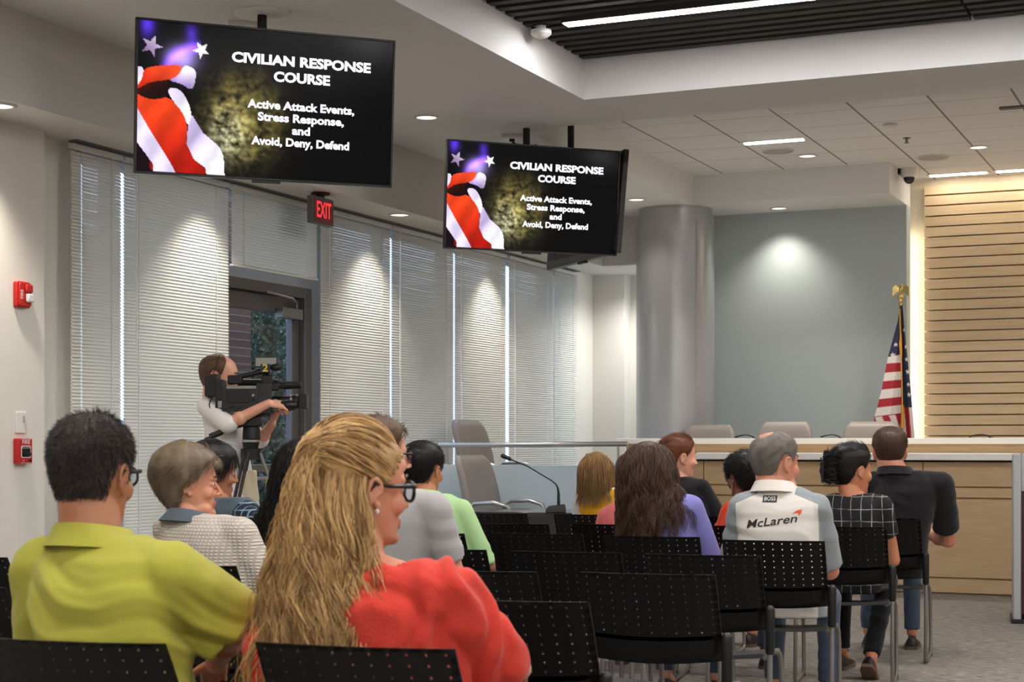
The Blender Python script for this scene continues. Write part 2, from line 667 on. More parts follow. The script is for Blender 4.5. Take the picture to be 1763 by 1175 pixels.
M_brick = brick_mat()
M_pave = mat('grey paving', c(92, 90, 88), 0.9, var=0.2, vscale=2)
M_leaf = mat('dark green leaf', c(38, 56, 34), 0.6)
M_bark = mat('brown bark', c(58, 46, 38), 0.9)
sbox('ground_outside', M_pave, (-40, -6.95, 2, 40, -0.2, -0.05))
sbox('wall_outside_brick', M_brick, (-9.6, -8.9, 12.9, 13.75, -0.05, 4.2))
sbox('wall_outside_far', M_brick, (-22, -20, 29.5, 34.5, -0.05, 9))
rnd = random.Random(5)
for k, (tx, ty, hgt, rr, lab) in enumerate(((-11.6, 18.3, 3.4, 0.95, 'leafy dark tree seen through the upper glass of the door'),
                                            (-15.0, 23.6, 4.8, 1.6, 'taller dark tree behind the first one outside the door'),
                                            (-10.0, 15.9, 1.0, 0.45, 'low dark shrub at the foot of the trees outside the door'))):
    t = thing('outdoor_tree' if hgt > 2 else 'outdoor_shrub', lab, 'tree' if hgt > 2 else 'shrub', (tx, ty, -0.05))
    g = G()
    g.tube([(0, 0, 0), (0.06, 0.03, hgt * 0.5), (0, 0.05, hgt)], [0.11, 0.08, 0.04] if hgt > 2 else [0.04, 0.03, 0.02], 8)
    g.build('trunk', M_bark, t)
    g = G()
    for q in range(6000):
        u = Vector((rnd.gauss(0, 1), rnd.gauss(0, 1), rnd.gauss(0, 1))).normalized() * (rnd.random() ** 0.45)
        p = Vector((u.x * rr, u.y * rr, hgt * (0.62 if hgt > 2 else 0.7) + u.z * hgt * (0.60 if hgt > 2 else 0.55)))
        a = Vector((rnd.gauss(0, 1), rnd.gauss(0, 1), rnd.gauss(0, 1))).normalized() * rnd.uniform(0.03, 0.055)
        b = a.orthogonal().normalized() * rnd.uniform(0.016, 0.03)
        g.add([p - a, p + b, p + a, p - b], [(0, 1, 2, 3)])
    g.build('foliage', M_leaf, t, fix=False, smooth=0)
# ------------------------------------------------------------------ lamps
WARM = (1.0, 0.91, 0.78)
NEUT = (1.0, 0.93, 0.84)
M_lens = emis('downlight lens', (1.0, 0.95, 0.88, 1), 1.3)
M_tube = emis('linear lamp diffuser', (1.0, 0.98, 0.97, 1), 68.0)
M_tube2 = emis('short linear lamp diffuser', (1.0, 0.97, 0.94, 1), 34.0)
M_wash = emis('wall wash lamp diffuser', (1.0, 0.92, 0.80, 1), 26.0)
M_cove = emis('cove strip', (1.0, 0.90, 0.72, 1), 13.0)
M_trim = mat('lamp trim', c(205, 202, 198), 0.3, 0.3)
M_refl = mat('lamp reflector', c(150, 148, 146), 0.25, 0.8)
M_grille = mat('speaker grille', c(176, 170, 164), 0.7)


def downlight(x, y, z, label, power, angle=98, blend=1.0, lens=None, col=WARM, r=0.075):
    t = thing('recessed_downlight', label, 'ceiling light', (x, y, z), 0, 'recessed downlights')
    g = G()
    g.lathe([(r + 0.018, 0.0), (r + 0.018, -0.006), (r, -0.008), (r - 0.004, 0.0)], n=32)
    g.build('trim_ring', M_trim, t)
    g = G()
    g.lathe([(r - 0.003, -0.0008), (r - 0.003, -0.0028)], n=32)
    g.build('lens', lens or M_lens, t)
    if power:
        l = bpy.data.lights.new('downlight lamp', 'SPOT')
        l.energy = power
        l.color = col
        l.spot_size = math.radians(angle)
        l.spot_blend = blend
        l.shadow_soft_size = 0.05
        lo = bpy.data.objects.new('lamp', l)
        C.objects.link(lo)
        lo.parent = t
        lo.location = (0, 0, -0.03)
    return t


DL = 72.0
downlight(-6.17, 7.05, HS, 'downlight in the low soffit above the wall with the fire alarms', 100)
downlight(-6.17, 9.35, HS, 'soffit downlight above the blind behind the cameraman, hidden by the first screen', DL)
downlight(-6.17, 11.7, HS, 'soffit downlight between the exit sign and the second screen', DL)
downlight(-6.17, 14.0, HS, 'soffit downlight behind the second screen', DL)
downlight(-5.72, 16.42, HS, 'unseen downlight added in the low soffit to brighten the far corner', 85, 150, 1.0, None, (1.0, 0.98, 0.95))  # unseen lamp, added because the corner walls were too dark
downlight(-5.34, 10.54, HC, 'bright downlight in the plain ceiling between the two screens', 75, 100)
downlight(-4.2, 16.02, HC, 'downlight washing the teal wall', 52, 112, 1.0)
downlight(-5.3, 14.9, HC, 'downlight in the plain ceiling beside the grey column', 26, 110, 1.0)
downlight(-3.62, 14.82, HT, 'downlight in the tile ceiling behind the round speaker', 130, 100)
downlight(-2.13, 15.0, HT, 'downlight in the tile ceiling close to the upper frame edge above the wood wall', 130, 100)
for k, (x, y) in enumerate(((-5.1, 2.5), (-5.1, -1.5), (-6.17, 4.7))):
    downlight(x, y, HC if x > -6 else HS, 'downlight over the rear seats', 75 if x > -6 else DL, 100)


def linear(x0, x1, y, z, label, w=0.09, m=M_tube):
    t = thing('linear_light', label, 'ceiling light', ((x0 + x1) / 2, y, z), 0, 'linear ceiling lights')
    h = (x1 - x0) / 2
    g = G()
    g.box(-h, h, -w / 2 - 0.012, -w / 2, -0.03, 0.015)
    g.box(-h, h, w / 2, w / 2 + 0.012, -0.03, 0.015)
    g.box(-h - 0.012, -h, -w / 2 - 0.012, w / 2 + 0.012, -0.03, 0.015)
    g.box(h, h + 0.012, -w / 2 - 0.012, w / 2 + 0.012, -0.03, 0.015)
    g.box(-h, h, -w / 2, w / 2, 0.010, 0.015)
    g.build('housing', M_dark if m is M_tube else M_trim, t)
    g = G()
    g.box(-h, h, -w / 2, w / 2, -0.034, 0.0)
    g.build('diffuser', m, t)
    return t


linear(-3.80, -0.2, 9.39, HT - 0.02, 'long bright linear light set in the dark slatted ceiling')
for y in (6.2, 3.0, -0.2, -3.4):
    linear(-3.80, -0.2, y, HT - 0.02, 'linear light in the slatted ceiling over the seats')
    linear(0.4, 4.0, y, HT - 0.02, 'linear light in the slatted ceiling on the empty side of the hall')
linear(0.4, 4.0, 9.39, HT - 0.02, 'linear light in the slatted ceiling on the empty side of the hall')


def troffer(x0, x1, y, label, m, w=0.055):
    t = thing('linear_light', label, 'ceiling light', ((x0 + x1) / 2, y, HT), 0, 'short linear lights in the tile ceiling')
    h = (x1 - x0) / 2
    g = G()
    g.box(-h, h, -0.075, -w / 2 - 0.005, -0.006, 0.0)
    g.box(-h, h, w / 2 + 0.005, 0.075, -0.006, 0.0)
    for s in (-1, 1):
        g.box(min(s * h, s * (h - 0.03)), max(s * h, s * (h - 0.03)), -w / 2 - 0.005, w / 2 + 0.005, -0.008, 0.0)
    g.build('reflector', M_trim, t, bevel=0.002)
    g = G()
    g.box(-h + 0.03, h - 0.03, -w / 2, w / 2, -0.012, -0.001)
    g.build('diffuser', m, t)
    return t


troffer(-4.00, -3.42, 13.98, 'short linear light alone in the tile ceiling, beside the round speaker', M_tube2)
x = -2.82
for k in range(8):
    troffer(x, x + 0.60, 16.40, ('linear light grazing the wood wall, next to the dome camera', 'second linear light along the wood wall from the dome camera')[k] if k < 2 else 'linear light further along the top of the wood wall', M_wash)
    x += 0.63
for xx in (-1.3, 0.6, 3.2):  # unseen fittings, added to brighten the front of the hall
    for yy in (12.6, 13.98):
        troffer(xx, xx + 0.58, yy, 'unseen short linear light added to brighten the tile ceiling and front wall', M_tube2)

t = thing('cove_light', 'warm strip light tucked behind the edge of the teal wall', 'strip light', (-3.035, 16.56, 0.35))
g = G()
g.box(-0.006, 0.006, -0.02, 0.02, 0, 3.0)
g.build('led_strip', M_cove, t)

# ------------------------------------------------------------------ ceiling fittings


def disc(name, x, y, z, r, label, cat, m, m2, prof=None):
    t = thing(name, label, cat, (x, y, z))
    g = G()
    g.lathe(prof or [(r, 0.0), (r, -0.006), (r * 0.93, -0.009), (0.001, -0.009)], n=36)
    g.build('face' if prof is None else 'housing', m, t)
    if m2 is not None:
        g = G()
        g.lathe([(r, 0.0), (r + 0.012, 0.0), (r + 0.012, -0.010), (r, -0.010), (r, 0.0)], n=36)
        g.build('rim', m2, t)
    return t


disc('ceiling_speaker', -3.80, 14.45, HT, 0.135, 'round ceiling speaker between the short linear light and a downlight', 'speaker', M_grille, M_trim)
disc('ceiling_speaker', -2.58, 15.35, HT, 0.135, 'round ceiling speaker in front of the wood wall lights', 'speaker', M_grille, M_trim)
disc('smoke_detector', -2.64, 13.62, HT, 0.06, 'round white smoke detector in the tile ceiling', 'smoke detector', M_white, None,
     [(0.06, 0), (0.06, -0.02), (0.045, -0.035), (0.02, -0.045), (0.001, -0.046)])
t = thing('sprinkler_head', 'small metal sprinkler head in the tile ceiling', 'sprinkler', (-2.63, 14.3, HT))
g = G()
g.lathe([(0.035, 0), (0.035, -0.004), (0.012, -0.006), (0.012, -0.04), (0.022, -0.042), (0.022, -0.046), (0.001, -0.047)], n=16)
g.build('body', M_alu, t)
t = thing('occupancy_sensor', 'round white sensor hanging at the edge of the slatted ceiling', 'sensor', (-3.99, 9.45, HT - 0.02))
g = G()
g.lathe([(0.03, 0), (0.03, -0.03), (0.065, -0.032), (0.065, -0.055), (0.05, -0.07), (0.02, -0.082), (0.001, -0.084)], n=28)
g.build('housing', M_white, t)
g = G()
g.box(-0.05, 0.05, -0.03, 0.03, -0.004, 0.0)
g.build('mount', M_blkmt, t)
t = thing('dome_camera', 'white dome security camera at the corner of the wood wall', 'security camera', (-2.90, 15.90, HT))
g = G()
g.lathe([(0.085, 0), (0.085, -0.02), (0.075, -0.075), (0.06, -0.085)], n=28)
g.build('housing', M_white, t)
M_smoke = mat('smoked dome', c(28, 24, 24), 0.08, coat=0.5)
g = G()
g.lathe([(0.056, -0.083), (0.056, -0.10), (0.045, -0.125), (0.025, -0.143), (0.001, -0.148)], n=28)
g.build('dome', M_smoke, t)
g = G()
g.box(-0.11, -0.075, -0.05, 0.05, -0.05, 0.0)
g.build('bracket', M_blkmt, t, bevel=0.005)
tag(G.build((lambda g: (g.box(-0.11, 0.11, -0.03, 0.03, -0.02, 0), g)[1])(G()), 'ceiling_vent', mat('vent grey', c(120, 108, 102), 0.6), loc=(-1.62, 13.3, HT), bevel=0.004),
    'small dark slot vent in the tile ceiling at the frame edge', 'vent')
for x, y, lab in ((-5.07, 7.76, 'white cable plate on the ceiling beside the pole of the first screen'), (-5.06, 11.42, 'white cable plate on the ceiling beside the pole of the second screen')):
    t = thing('cable_plate', lab, 'outlet', (x, y, HC), math.radians(20))
    g = G()
    g.box(-0.075, 0.075, -0.055, 0.055, -0.03, 0)
    g.build('plate', M_white, t, bevel=0.003)
    g = G()
    g.box(-0.02, 0.02, -0.02, 0.02, -0.05, -0.03)
    g.tube([(0, 0, -0.05), (0.03, 0, -0.07), (0.12, -0.02, -0.09), (0.19, -0.03, -0.085)], 0.009, 8)
    g.build('plug_and_cable', M_blkpl, t)

# ------------------------------------------------------------------ the three screens


def inpoly(P, poly):
    x, y = P[:, 0], P[:, 1]
    r = np.zeros(len(P), bool)
    n = len(poly)
    for i in range(n):
        x0, y0 = poly[i]
        x1, y1 = poly[(i + 1) % n]
        cnd = ((y0 > y) != (y1 > y)) & (x < (x1 - x0) * (y - y0) / ((y1 - y0) or 1e-9) + x0)
        r ^= cnd
    return r


def star(cx, cy, r, rot=0.0, asp=1.0):
    return [(cx + asp * (r if k % 2 == 0 else r * 0.40) * math.sin(rot + k * PI / 5), cy - (r if k % 2 == 0 else r * 0.40) * math.cos(rot + k * PI / 5)) for k in range(10)]


def lin(rgb):
    v = np.asarray(rgb, float) / 255.0
    return np.where(v <= 0.04045, v / 12.92, ((v + 0.055) / 1.055) ** 2.4)


def slide_colours(U, V):
    """the slide shown on the screens: U right, V down, both 0..1"""
    P = np.stack([U, V], 1)
    n = len(U)
    col = np.tile(np.array([3., 3., 4.]), (n, 1))
    # gold plaster texture
    nz = np.array([noise.fractal(Vector((u * 16, v * 10, 3.1)), 1.0, 2.0, 5) for u, v in P])
    nz2 = np.array([noise.fractal(Vector((u * 46, v * 30, 9.1)), 1.0, 2.0, 4) for u, v in P])
    gb = np.exp(-(np.hypot((U - 0.40) / 0.165, (V - 0.61) / 0.33) ** 3))
    gg = np.clip(gb * (0.70 + 0.42 * nz + 0.40 * nz2), 0, 1.2)
    hot = np.exp(-(((U - 0.345) / 0.07) ** 2 + ((V - 0.72) / 0.16) ** 2))
    col += gg[:, None] * np.array([146, 132, 66]) + (hot * np.clip(0.55 + 0.5 * nz + 0.6 * nz2, 0, 1))[:, None] * np.array([105, 118, 128])
    shade = np.exp(-(((U - 0.90) / 0.13) ** 2 + ((V - 0.03) / 0.16) ** 2))
    col += shade[:, None] * 38
    # purple cloth of the canton
    arc_ = np.exp(-((np.hypot((U - 0.235) * 1.0, (V - 0.36) * 0.62) - 0.13) / 0.022) ** 2) * (U < 0.235) * (V < 0.34)
    inner = np.exp(-(((U - 0.165) / 0.065) ** 2 + ((V - 0.235) / 0.095) ** 2))
    top = np.exp(-(((U - 0.035) / 0.03) ** 2 + ((V - 0.03) / 0.09) ** 2)) + 0.9 * np.exp(-(((U - 0.20) / 0.025) ** 2 + ((V - 0.06) / 0.07) ** 2))
    col += arc_[:, None] * np.array([110, 60, 245]) + inner[:, None] * np.array([175, 150, 235]) + top[:, None] * np.array([80, 45, 210])

    def put(poly, a, b=None, ga=None, gb_=None):
        if len(poly) != 10:                      # round off the drawn cloth outlines
            for _ in range(2):
                q = []
                for (x0, y0), (x1, y1) in zip(poly, poly[1:] + poly[:1]):
                    if x0 < 1e-6 and x1 < 1e-6 or y0 > 0.999 and y1 > 0.999:
                        q += [(x0, y0), (x1, y1)]
                    else:
                        q += [(x0 * .75 + x1 * .25, y0 * .75 + y1 * .25), (x0 * .25 + x1 * .75, y0 * .25 + y1 * .75)]
                poly = q
        m = inpoly(P, poly)
        if b is None:
            col[m] = a
        else:
            d = np.array(gb_) - np.array(ga)
            t = np.clip(((P[m] - np.array(ga)) @ d) / (d @ d), 0, 1)[:, None]
            col[m] = np.array(a) * (1 - t) + np.array(b) * t
    put(star(0.05, 0.165, 0.075, 0.35, 0.56), (150, 120, 165), (215, 200, 225), (0.03, 0.2), (0.08, 0.12))
    put(star(0.238, 0.165, 0.062, -0.5, 0.56), (250, 248, 255))
    # folded top band
    put([(0, 0.31), (0.022, 0.31), (0.02, 0.40), (0, 0.44)], (235, 225, 245))
    put([(0.022, 0.315), (0.10, 0.285), (0.17, 0.275), (0.155, 0.35), (0.11, 0.385), (0.05, 0.40), (0, 0.455), (0, 0.43), (0.018, 0.38)], (190, 40, 10), (250, 80, 40), (0.03, 0.42), (0.12, 0.30))
    put([(0.17, 0.275), (0.205, 0.285), (0.22, 0.31), (0.215, 0.40), (0.20, 0.44), (0.165, 0.40), (0.11, 0.385), (0.155, 0.35)], (150, 120, 190), (245, 240, 255), (0.14, 0.41), (0.20, 0.32))
    put([(0, 0.455), (0.05, 0.40), (0.115, 0.385), (0.125, 0.43), (0.115, 0.49), (0.07, 0.52), (0.03, 0.515), (0, 0.48)], (28, 6, 6), (70, 16, 10), (0.06, 0.47), (0.0, 0.42))
    # left white and lower black folds
    put([(0, 0.58), (0.14, 0.97), (0.145, 1.0), (0.06, 1.0), (0.062, 0.95), (0, 0.81)], (225, 215, 245))
    put([(0, 0.81), (0.062, 0.95), (0.058, 1.0), (0, 1.0)], (22, 8, 16))
    put([(0.045, 0.92), (0.064, 0.95), (0.06, 0.99), (0.05, 0.99)], (140, 16, 20))
    # big red stripe
    put([(0, 0.49), (0.03, 0.515), (0.07, 0.52), (0.118, 0.49), (0.175, 0.60), (0.19, 0.68), (0.185, 0.80), (0.215, 0.90), (0.26, 0.955), (0.265, 1.0), (0.145, 1.0), (0.14, 0.97), (0.05, 0.73), (0, 0.585)],
        (238, 66, 26), (170, 22, 10), (0.05, 0.62), (0.205, 0.93))
    put([(0.115, 0.43), (0.165, 0.44), (0.20, 0.55), (0.205, 0.66), (0.19, 0.68), (0.175, 0.60), (0.118, 0.49)], (215, 200, 240), (255, 252, 255), (0.12, 0.45), (0.19, 0.58))
    put([(0.205, 0.60), (0.25, 0.72), (0.31, 0.80), (0.33, 0.865), (0.335, 1.0), (0.265, 1.0), (0.26, 0.955), (0.215, 0.90), (0.187, 0.80), (0.192, 0.68)],
        (250, 246, 255), (196, 180, 225), (0.30, 0.84), (0.20, 0.78))
    # soft fold shading painted into the flag cloth of the slide
    cloth = (U < 0.34) & (col.sum(1) > 150)
    crease = 1 + 0.09 * np.sin(52 * U + 17 * V + 0.8 * nz) * cloth
    return lin(np.clip(col * crease[:, None], 0, 255))


M_scr, nt, b = newmat('screen picture')
va = N(nt, 'ShaderNodeVertexColor')
va.layer_name = 'picture'
nt.links.new(va.outputs['Color'], b.inputs['Emission Color'])
b.inputs['Emission Strength'].default_value = 1.0
b.inputs['Base Color'].default_value = (0.003, 0.003, 0.003, 1)
b.inputs['Roughness'].default_value = 0.16
b.inputs['Specular IOR Level'].default_value = 0.12
M_scrtext = emis('screen lettering', (0.93, 0.92, 1.0, 1), 1.25)
M_tvback = mat('tv back plastic', c(26, 26, 27), 0.35)
SW, SH = 1.374, 0.775
TILT = Matrix.Rotation(math.radians(5.0), 4, 'X')
screen_data = {}


def make_tv(x, y, theta, zc, ztop, s, label):
    t = thing('ceiling_television', label, 'television', (x, y, ztop), theta, 'ceiling mounted televisions')
    T = Matrix.Translation((0, -0.13, zc - ztop)) @ TILT @ Matrix.Scale(s, 4)
    W, H = 1.40, 0.80
    g = G()
    k = 0.012
    g.box(-W / 2, W / 2, -0.02, 0.02, H / 2 - k, H / 2)
    g.box(-W / 2, W / 2, -0.02, 0.02, -H / 2, -H / 2 + k)
    g.box(-W / 2, -W / 2 + k, -0.02, 0.02, -H / 2 + k, H / 2 - k)
    g.box(W / 2 - k, W / 2, -0.02, 0.02, -H / 2 + k, H / 2 - k)
    g.box(-0.075, 0.075, -0.018, 0.01, -H / 2 - 0.014, -H / 2)
    g.xf(T)
    g.build('bezel', M_blkpl, t, bevel=0.002)
    g = G()
    g.loft([[(-W / 2, 0.02, -H / 2), (W / 2, 0.02, -H / 2), (W / 2, 0.02, H / 2), (-W / 2, 0.02, H / 2)],
            [(-W / 2 + 0.02, 0.035, -H / 2 + 0.02), (W / 2 - 0.02, 0.035, -H / 2 + 0.02), (W / 2 - 0.02, 0.035, H / 2 - 0.02), (-W / 2 + 0.02, 0.035, H / 2 - 0.02)],
            [(-W / 2 + 0.1, 0.06, -H / 2 + 0.05), (W / 2 - 0.1, 0.06, -H / 2 + 0.05), (W / 2 - 0.1, 0.055, H / 2 - 0.12), (-W / 2 + 0.1, 0.055, H / 2 - 0.12)]])
    for sx in (-0.45, -0.15, 0.15, 0.45):
        g.lathe([(0.01, 0.06), (0.01, 0.064)], (sx, 0, -0.30), 10, axis='y')
    g.xf(T)
    g.build('rear_cover', M_tvback, t, bevel=0.004)
    if 'me' not in screen_data:
        nu, nv = 300, 168
        uu, vv = np.meshgrid(np.linspace(0, 1, nu), np.linspace(0, 1, nv))
        vs = np.stack([(uu.ravel() - 0.5) * SW, np.full(nu * nv, -0.014), (0.5 - vv.ravel()) * SH], 1)
        i = (np.arange(nv - 1)[:, None] * nu + np.arange(nu - 1)[None]).ravel()
        me = bpy.data.meshes.new('screen')
        me.from_pydata(vs.tolist(), [], np.stack([i, i + nu, i + nu + 1, i + 1], 1).tolist())
        ca = me.color_attributes.new('picture', 'FLOAT_COLOR', 'POINT')
        cols = np.concatenate([slide_colours(uu.ravel(), vv.ravel()), np.ones((nu * nv, 1))], 1)
        ca.data.foreach_set('color', cols.ravel())
        me.materials.append(M_scr)
        screen_data['me'] = me
        lines = []
        for nm, s_, v_, wd, ch in (('slide_title', 'CIVILIAN RESPONSE', 0.195, 0.555, 0.066), ('slide_title', 'COURSE', 0.305, 0.225, 0.066), ('slide_line', 'Active Attack Events,', 0.500, 0.428, 0.056),
                                   ('slide_line', 'Stress Response,', 0.583, 0.345, 0.056), ('slide_line', 'and', 0.665, 0.072, 0.056), ('slide_line', 'Avoid, Deny, Defend', 0.748, 0.392, 0.056)):
            size = ch * SH / 0.727
            tv, tf = text_data(s_, size, 0.042 if nm == 'slide_title' else 0.036, 1.0)
            xs = [p[0] for p in tv]
            k_ = wd * SW / (max(xs) - min(xs))
            x0 = (max(xs) + min(xs)) / 2
            g = G()
            g.add([((p[0] - x0) * k_ + 0.133 * SW, -0.0155, p[1] + (0.5 - v_) * SH) for p in tv], tf)
            lines.append((nm, g))
        screen_data['tx'] = lines
    so = bpy.data.objects.new('screen', screen_data['me'])
    C.objects.link(so)
    so.parent = t
    so.matrix_local = T
    if 'txme' not in screen_data:
        screen_data['txme'] = [(nm, gg.build(nm, M_scrtext, so, smooth=0, fix=False).data) for nm, gg in screen_data['tx']]
    else:
        for nm, md in screen_data['txme']:
            xo = bpy.data.objects.new(nm, md)
            C.objects.link(xo)
            xo.parent = so
    g = G()
    zb = zc - ztop
    g.tube([(0, 0, 0), (0, 0, zb - 0.1)], 0.026, 16)
    g.build('pole', M_blkmt, t)
    g = G()
    g.box(-0.22, 0.22, -0.075, -0.02, zb - 0.14, zb + 0.14)
    g.box(-0.04, 0.04, -0.05, 0.03, zb - 0.16, zb + 0.12)
    g.build('mount', M_blkmt, t, bevel=0.004)
    g = G()
    g.lathe([(0.15, 0), (0.15, -0.012), (0.14, -0.016), (0.001, -0.017)], n=40)
    g.build('ceiling_plate', M_ceil, t)
    return t


make_tv(-4.86, 7.62, math.radians(45), 3.064, HC, 1.0, 'large screen hanging nearest the camera, showing the course title slide above the cameraman')
make_tv(-4.82, 11.14, math.radians(45), 3.04, HC, 0.97, 'second screen with the same title slide, hanging over the swivel chairs')
make_tv(-4.78, 11.92, math.radians(135), 3.06, HT, 0.97, 'screen turned away towards the dais, only its dark back showing below the second screen')

# ------------------------------------------------------------------ exit sign, fire alarm, pull station, switch
M_red = mat('alarm red', c(186, 30, 26), 0.35)
M_exit = emis('lit red letters', (1.0, 0.03, 0.04, 1), 1.3)
M_exface = mat('exit sign face', c(128, 62, 60), 0.4)


def wall_text(g, s, size, y0, z0, x, bold=0.02, sx=1.0, rot=0.0):
    """lettering on a wall that faces +X: reading direction is +Y"""
    tv, tf = text_data(s, size, bold, sx)
    ca, sa = math.cos(rot), math.sin(rot)
    g.add([(x, y0 + p[0] * ca - p[1] * sa, z0 + p[0] * sa + p[1] * ca) for p in tv], tf)


t = thing('exit_sign', 'lit red EXIT sign hanging from the soffit over the glazed door', 'exit sign', (-6.17, 10.46, HS))
g = G()
g.lathe([(0.07, 0.0), (0.07, -0.012), (0.03, -0.02), (0.03, -0.035)], n=20)
g.build('canopy_mount', M_blkmt, t)
g = G()
g.box(-0.025, 0.025, -0.15, 0.15, -0.235, -0.035)
g.build('housing', M_bronze, t, bevel=0.005)
g = G()
g.box(0.025, 0.029, -0.135, 0.135, -0.22, -0.05)
fp = g.build('face_panel', M_exface, t, bevel=0.002)
g = G()
wall_text(g, 'EXIT', 0.165, 0, -0.135, 0.0300, 0.012, 0.62)
g.build('lettering', M_exit, fp, smooth=0, fix=False)

XF = -6.43
ax, ay = -6.43, 6.93


def on_near_wall(px):
    s = (px - 881.5) / FPX
    dx, dy = s * CY - SY, s * SY + CY
    k = XF / dx
    return dy * k, k


M_clear = mat('clear strobe lens', c(215, 215, 215), 0.12, spec=0.8)
yy, dd = on_near_wall(34)
t = thing('fire_alarm_strobe', 'red fire alarm strobe high on the white wall', 'fire alarm', (XF, yy, zat(508, dd)))
g = G()
g.prism(rrect(0.115, 0.15, 0.015), 0, 0.03, lambda x, y, z: (z, x, y))
g.prism(rrect(0.10, 0.135, 0.015), 0.03, 0.045, lambda x, y, z: (z, x, y))
g.build('body', M_red, t, bevel=0.004)
g = G()
g.box(0.045, 0.07, -0.005, 0.045, -0.045, 0.005)
g.build('strobe_lens', M_clear, t, bevel=0.008)
g = G()
g.box(0.045, 0.06, -0.01, 0.048, 0.012, 0.058)
g.build('horn_cover', M_red, t, bevel=0.008)
g = G()
wall_text(g, 'FIRE', 0.030, -0.033, 0.0, 0.0458, 0.015, 1.0, PI / 2)
g.build('lettering', M_white, t, smooth=0, fix=False)

yy, dd = on_near_wall(34)
t = thing('fire_pull_station', 'red fire alarm pull station on the white wall below the white switch plate', 'fire alarm', (XF, yy, zat(777, dd)))
g = G()
g.prism(rrect(0.112, 0.145, 0.006), 0, 0.045, lambda x, y, z: (z, x, y))
g.build('body', M_red, t, bevel=0.004)
g = G()
g.prism(rrect(0.082, 0.070, 0.01), 0.045, 0.0465, lambda x, y, z: (z, x, y - 0.004))
g.prism(rrect(0.092, 0.002, 0.0005), 0.045, 0.0465, lambda x, y, z: (z, x, y + 0.068))
g.prism(rrect(0.092, 0.002, 0.0005), 0.045, 0.0465, lambda x, y, z: (z, x, y - 0.068))
g.build('pull_recess', M_white, t)
g = G()
g.prism(rrect(0.072, 0.060, 0.008), 0.0465, 0.048, lambda x, y, z: (z, x, y - 0.004))
g.prism(rrect(0.056, 0.016, 0.004), 0.048, 0.062, lambda x, y, z: (z, x, y - 0.018))
g.build('pull_handle', M_blkpl, t, bevel=0.002)
g = G()
wall_text(g, 'FIRE', 0.032, 0, 0.051, 0.0462, 0.02, 1.15)
wall_text(g, 'PULL DOWN', 0.012, 0, 0.018, 0.0485, 0.01)
wall_text(g, 'FIRE', 0.010, -0.02, -0.055, 0.0462, 0.01)
g.build('lettering', M_white, t, smooth=0, fix=False)
g = G()
g.lathe([(0.008, 0.045), (0.008, 0.05), (0.001, 0.051)], (0, 0.035, -0.054), 14, axis='x')
g.build('key_lock', M_blkpl, t)
yy, dd = on_near_wall(34)
t = thing('switch_plate', 'white blank plate on the wall just above the fire pull station', 'switch', (XF, yy, zat(728, dd)))
g = G()
g.prism(rrect(0.085, 0.125, 0.006), 0, 0.012, lambda x, y, z: (z, x, y))
g.build('plate', M_white, t, bevel=0.004)
g = G()
g.prism(rrect(0.012, 0.04, 0.003), 0.012, 0.018, lambda x, y, z: (z, x + 0.018, y + 0.02))
g.build('slider', M_grille, t)
# ------------------------------------------------------------------ dais
DX0, DX1 = -5.02, 5.4
t = thing('dais_desk', 'long two-level council dais in pale oak with white counters', 'dais', (0, 14.0, 0))
g = G()
g.box(DX0 + 0.02, DX1, 0.03, 0.5, 0, 1.10)
g.build('plinth', M_oak, t)
ZB = ((0.012, 0.128), (0.140, 0.792), (0.806, 0.885), (0.897, 1.10))
for z0, z1 in ZB:
    xs = [DX0, -4.35, -2.44, -0.53, 1.38, 3.29, DX1]
    for xa, xb in zip(xs[:-1], xs[1:]):
        g = G()
        g.box(xa + 0.004, xb - 0.004, 0.0, 0.03, z0, z1)
        g.build('front_panel', M_oak, t, bevel=0.002, segs=1)
g = G()
g.box(DX0 - 0.06, DX1, -0.10, 0.56, 1.115, 1.172)
g.build('lower_counter', M_counter, t, bevel=0.006)
g = G()
g.box(DX0 - 0.26, DX1, 0.56, 0.62, 0.3, 1.25)
g.build('upper_panel', M_oak, t)
g = G()
g.box(DX0 - 0.34, DX1, 0.50, 1.20, 1.25, 1.302)
g.build('upper_counter', M_counter, t, bevel=0.006)

# ------------------------------------------------------------------ grey swivel chairs
M_leather = mat('grey leather', c(140, 132, 128), 0.42, bump=0.12, bscale=240)


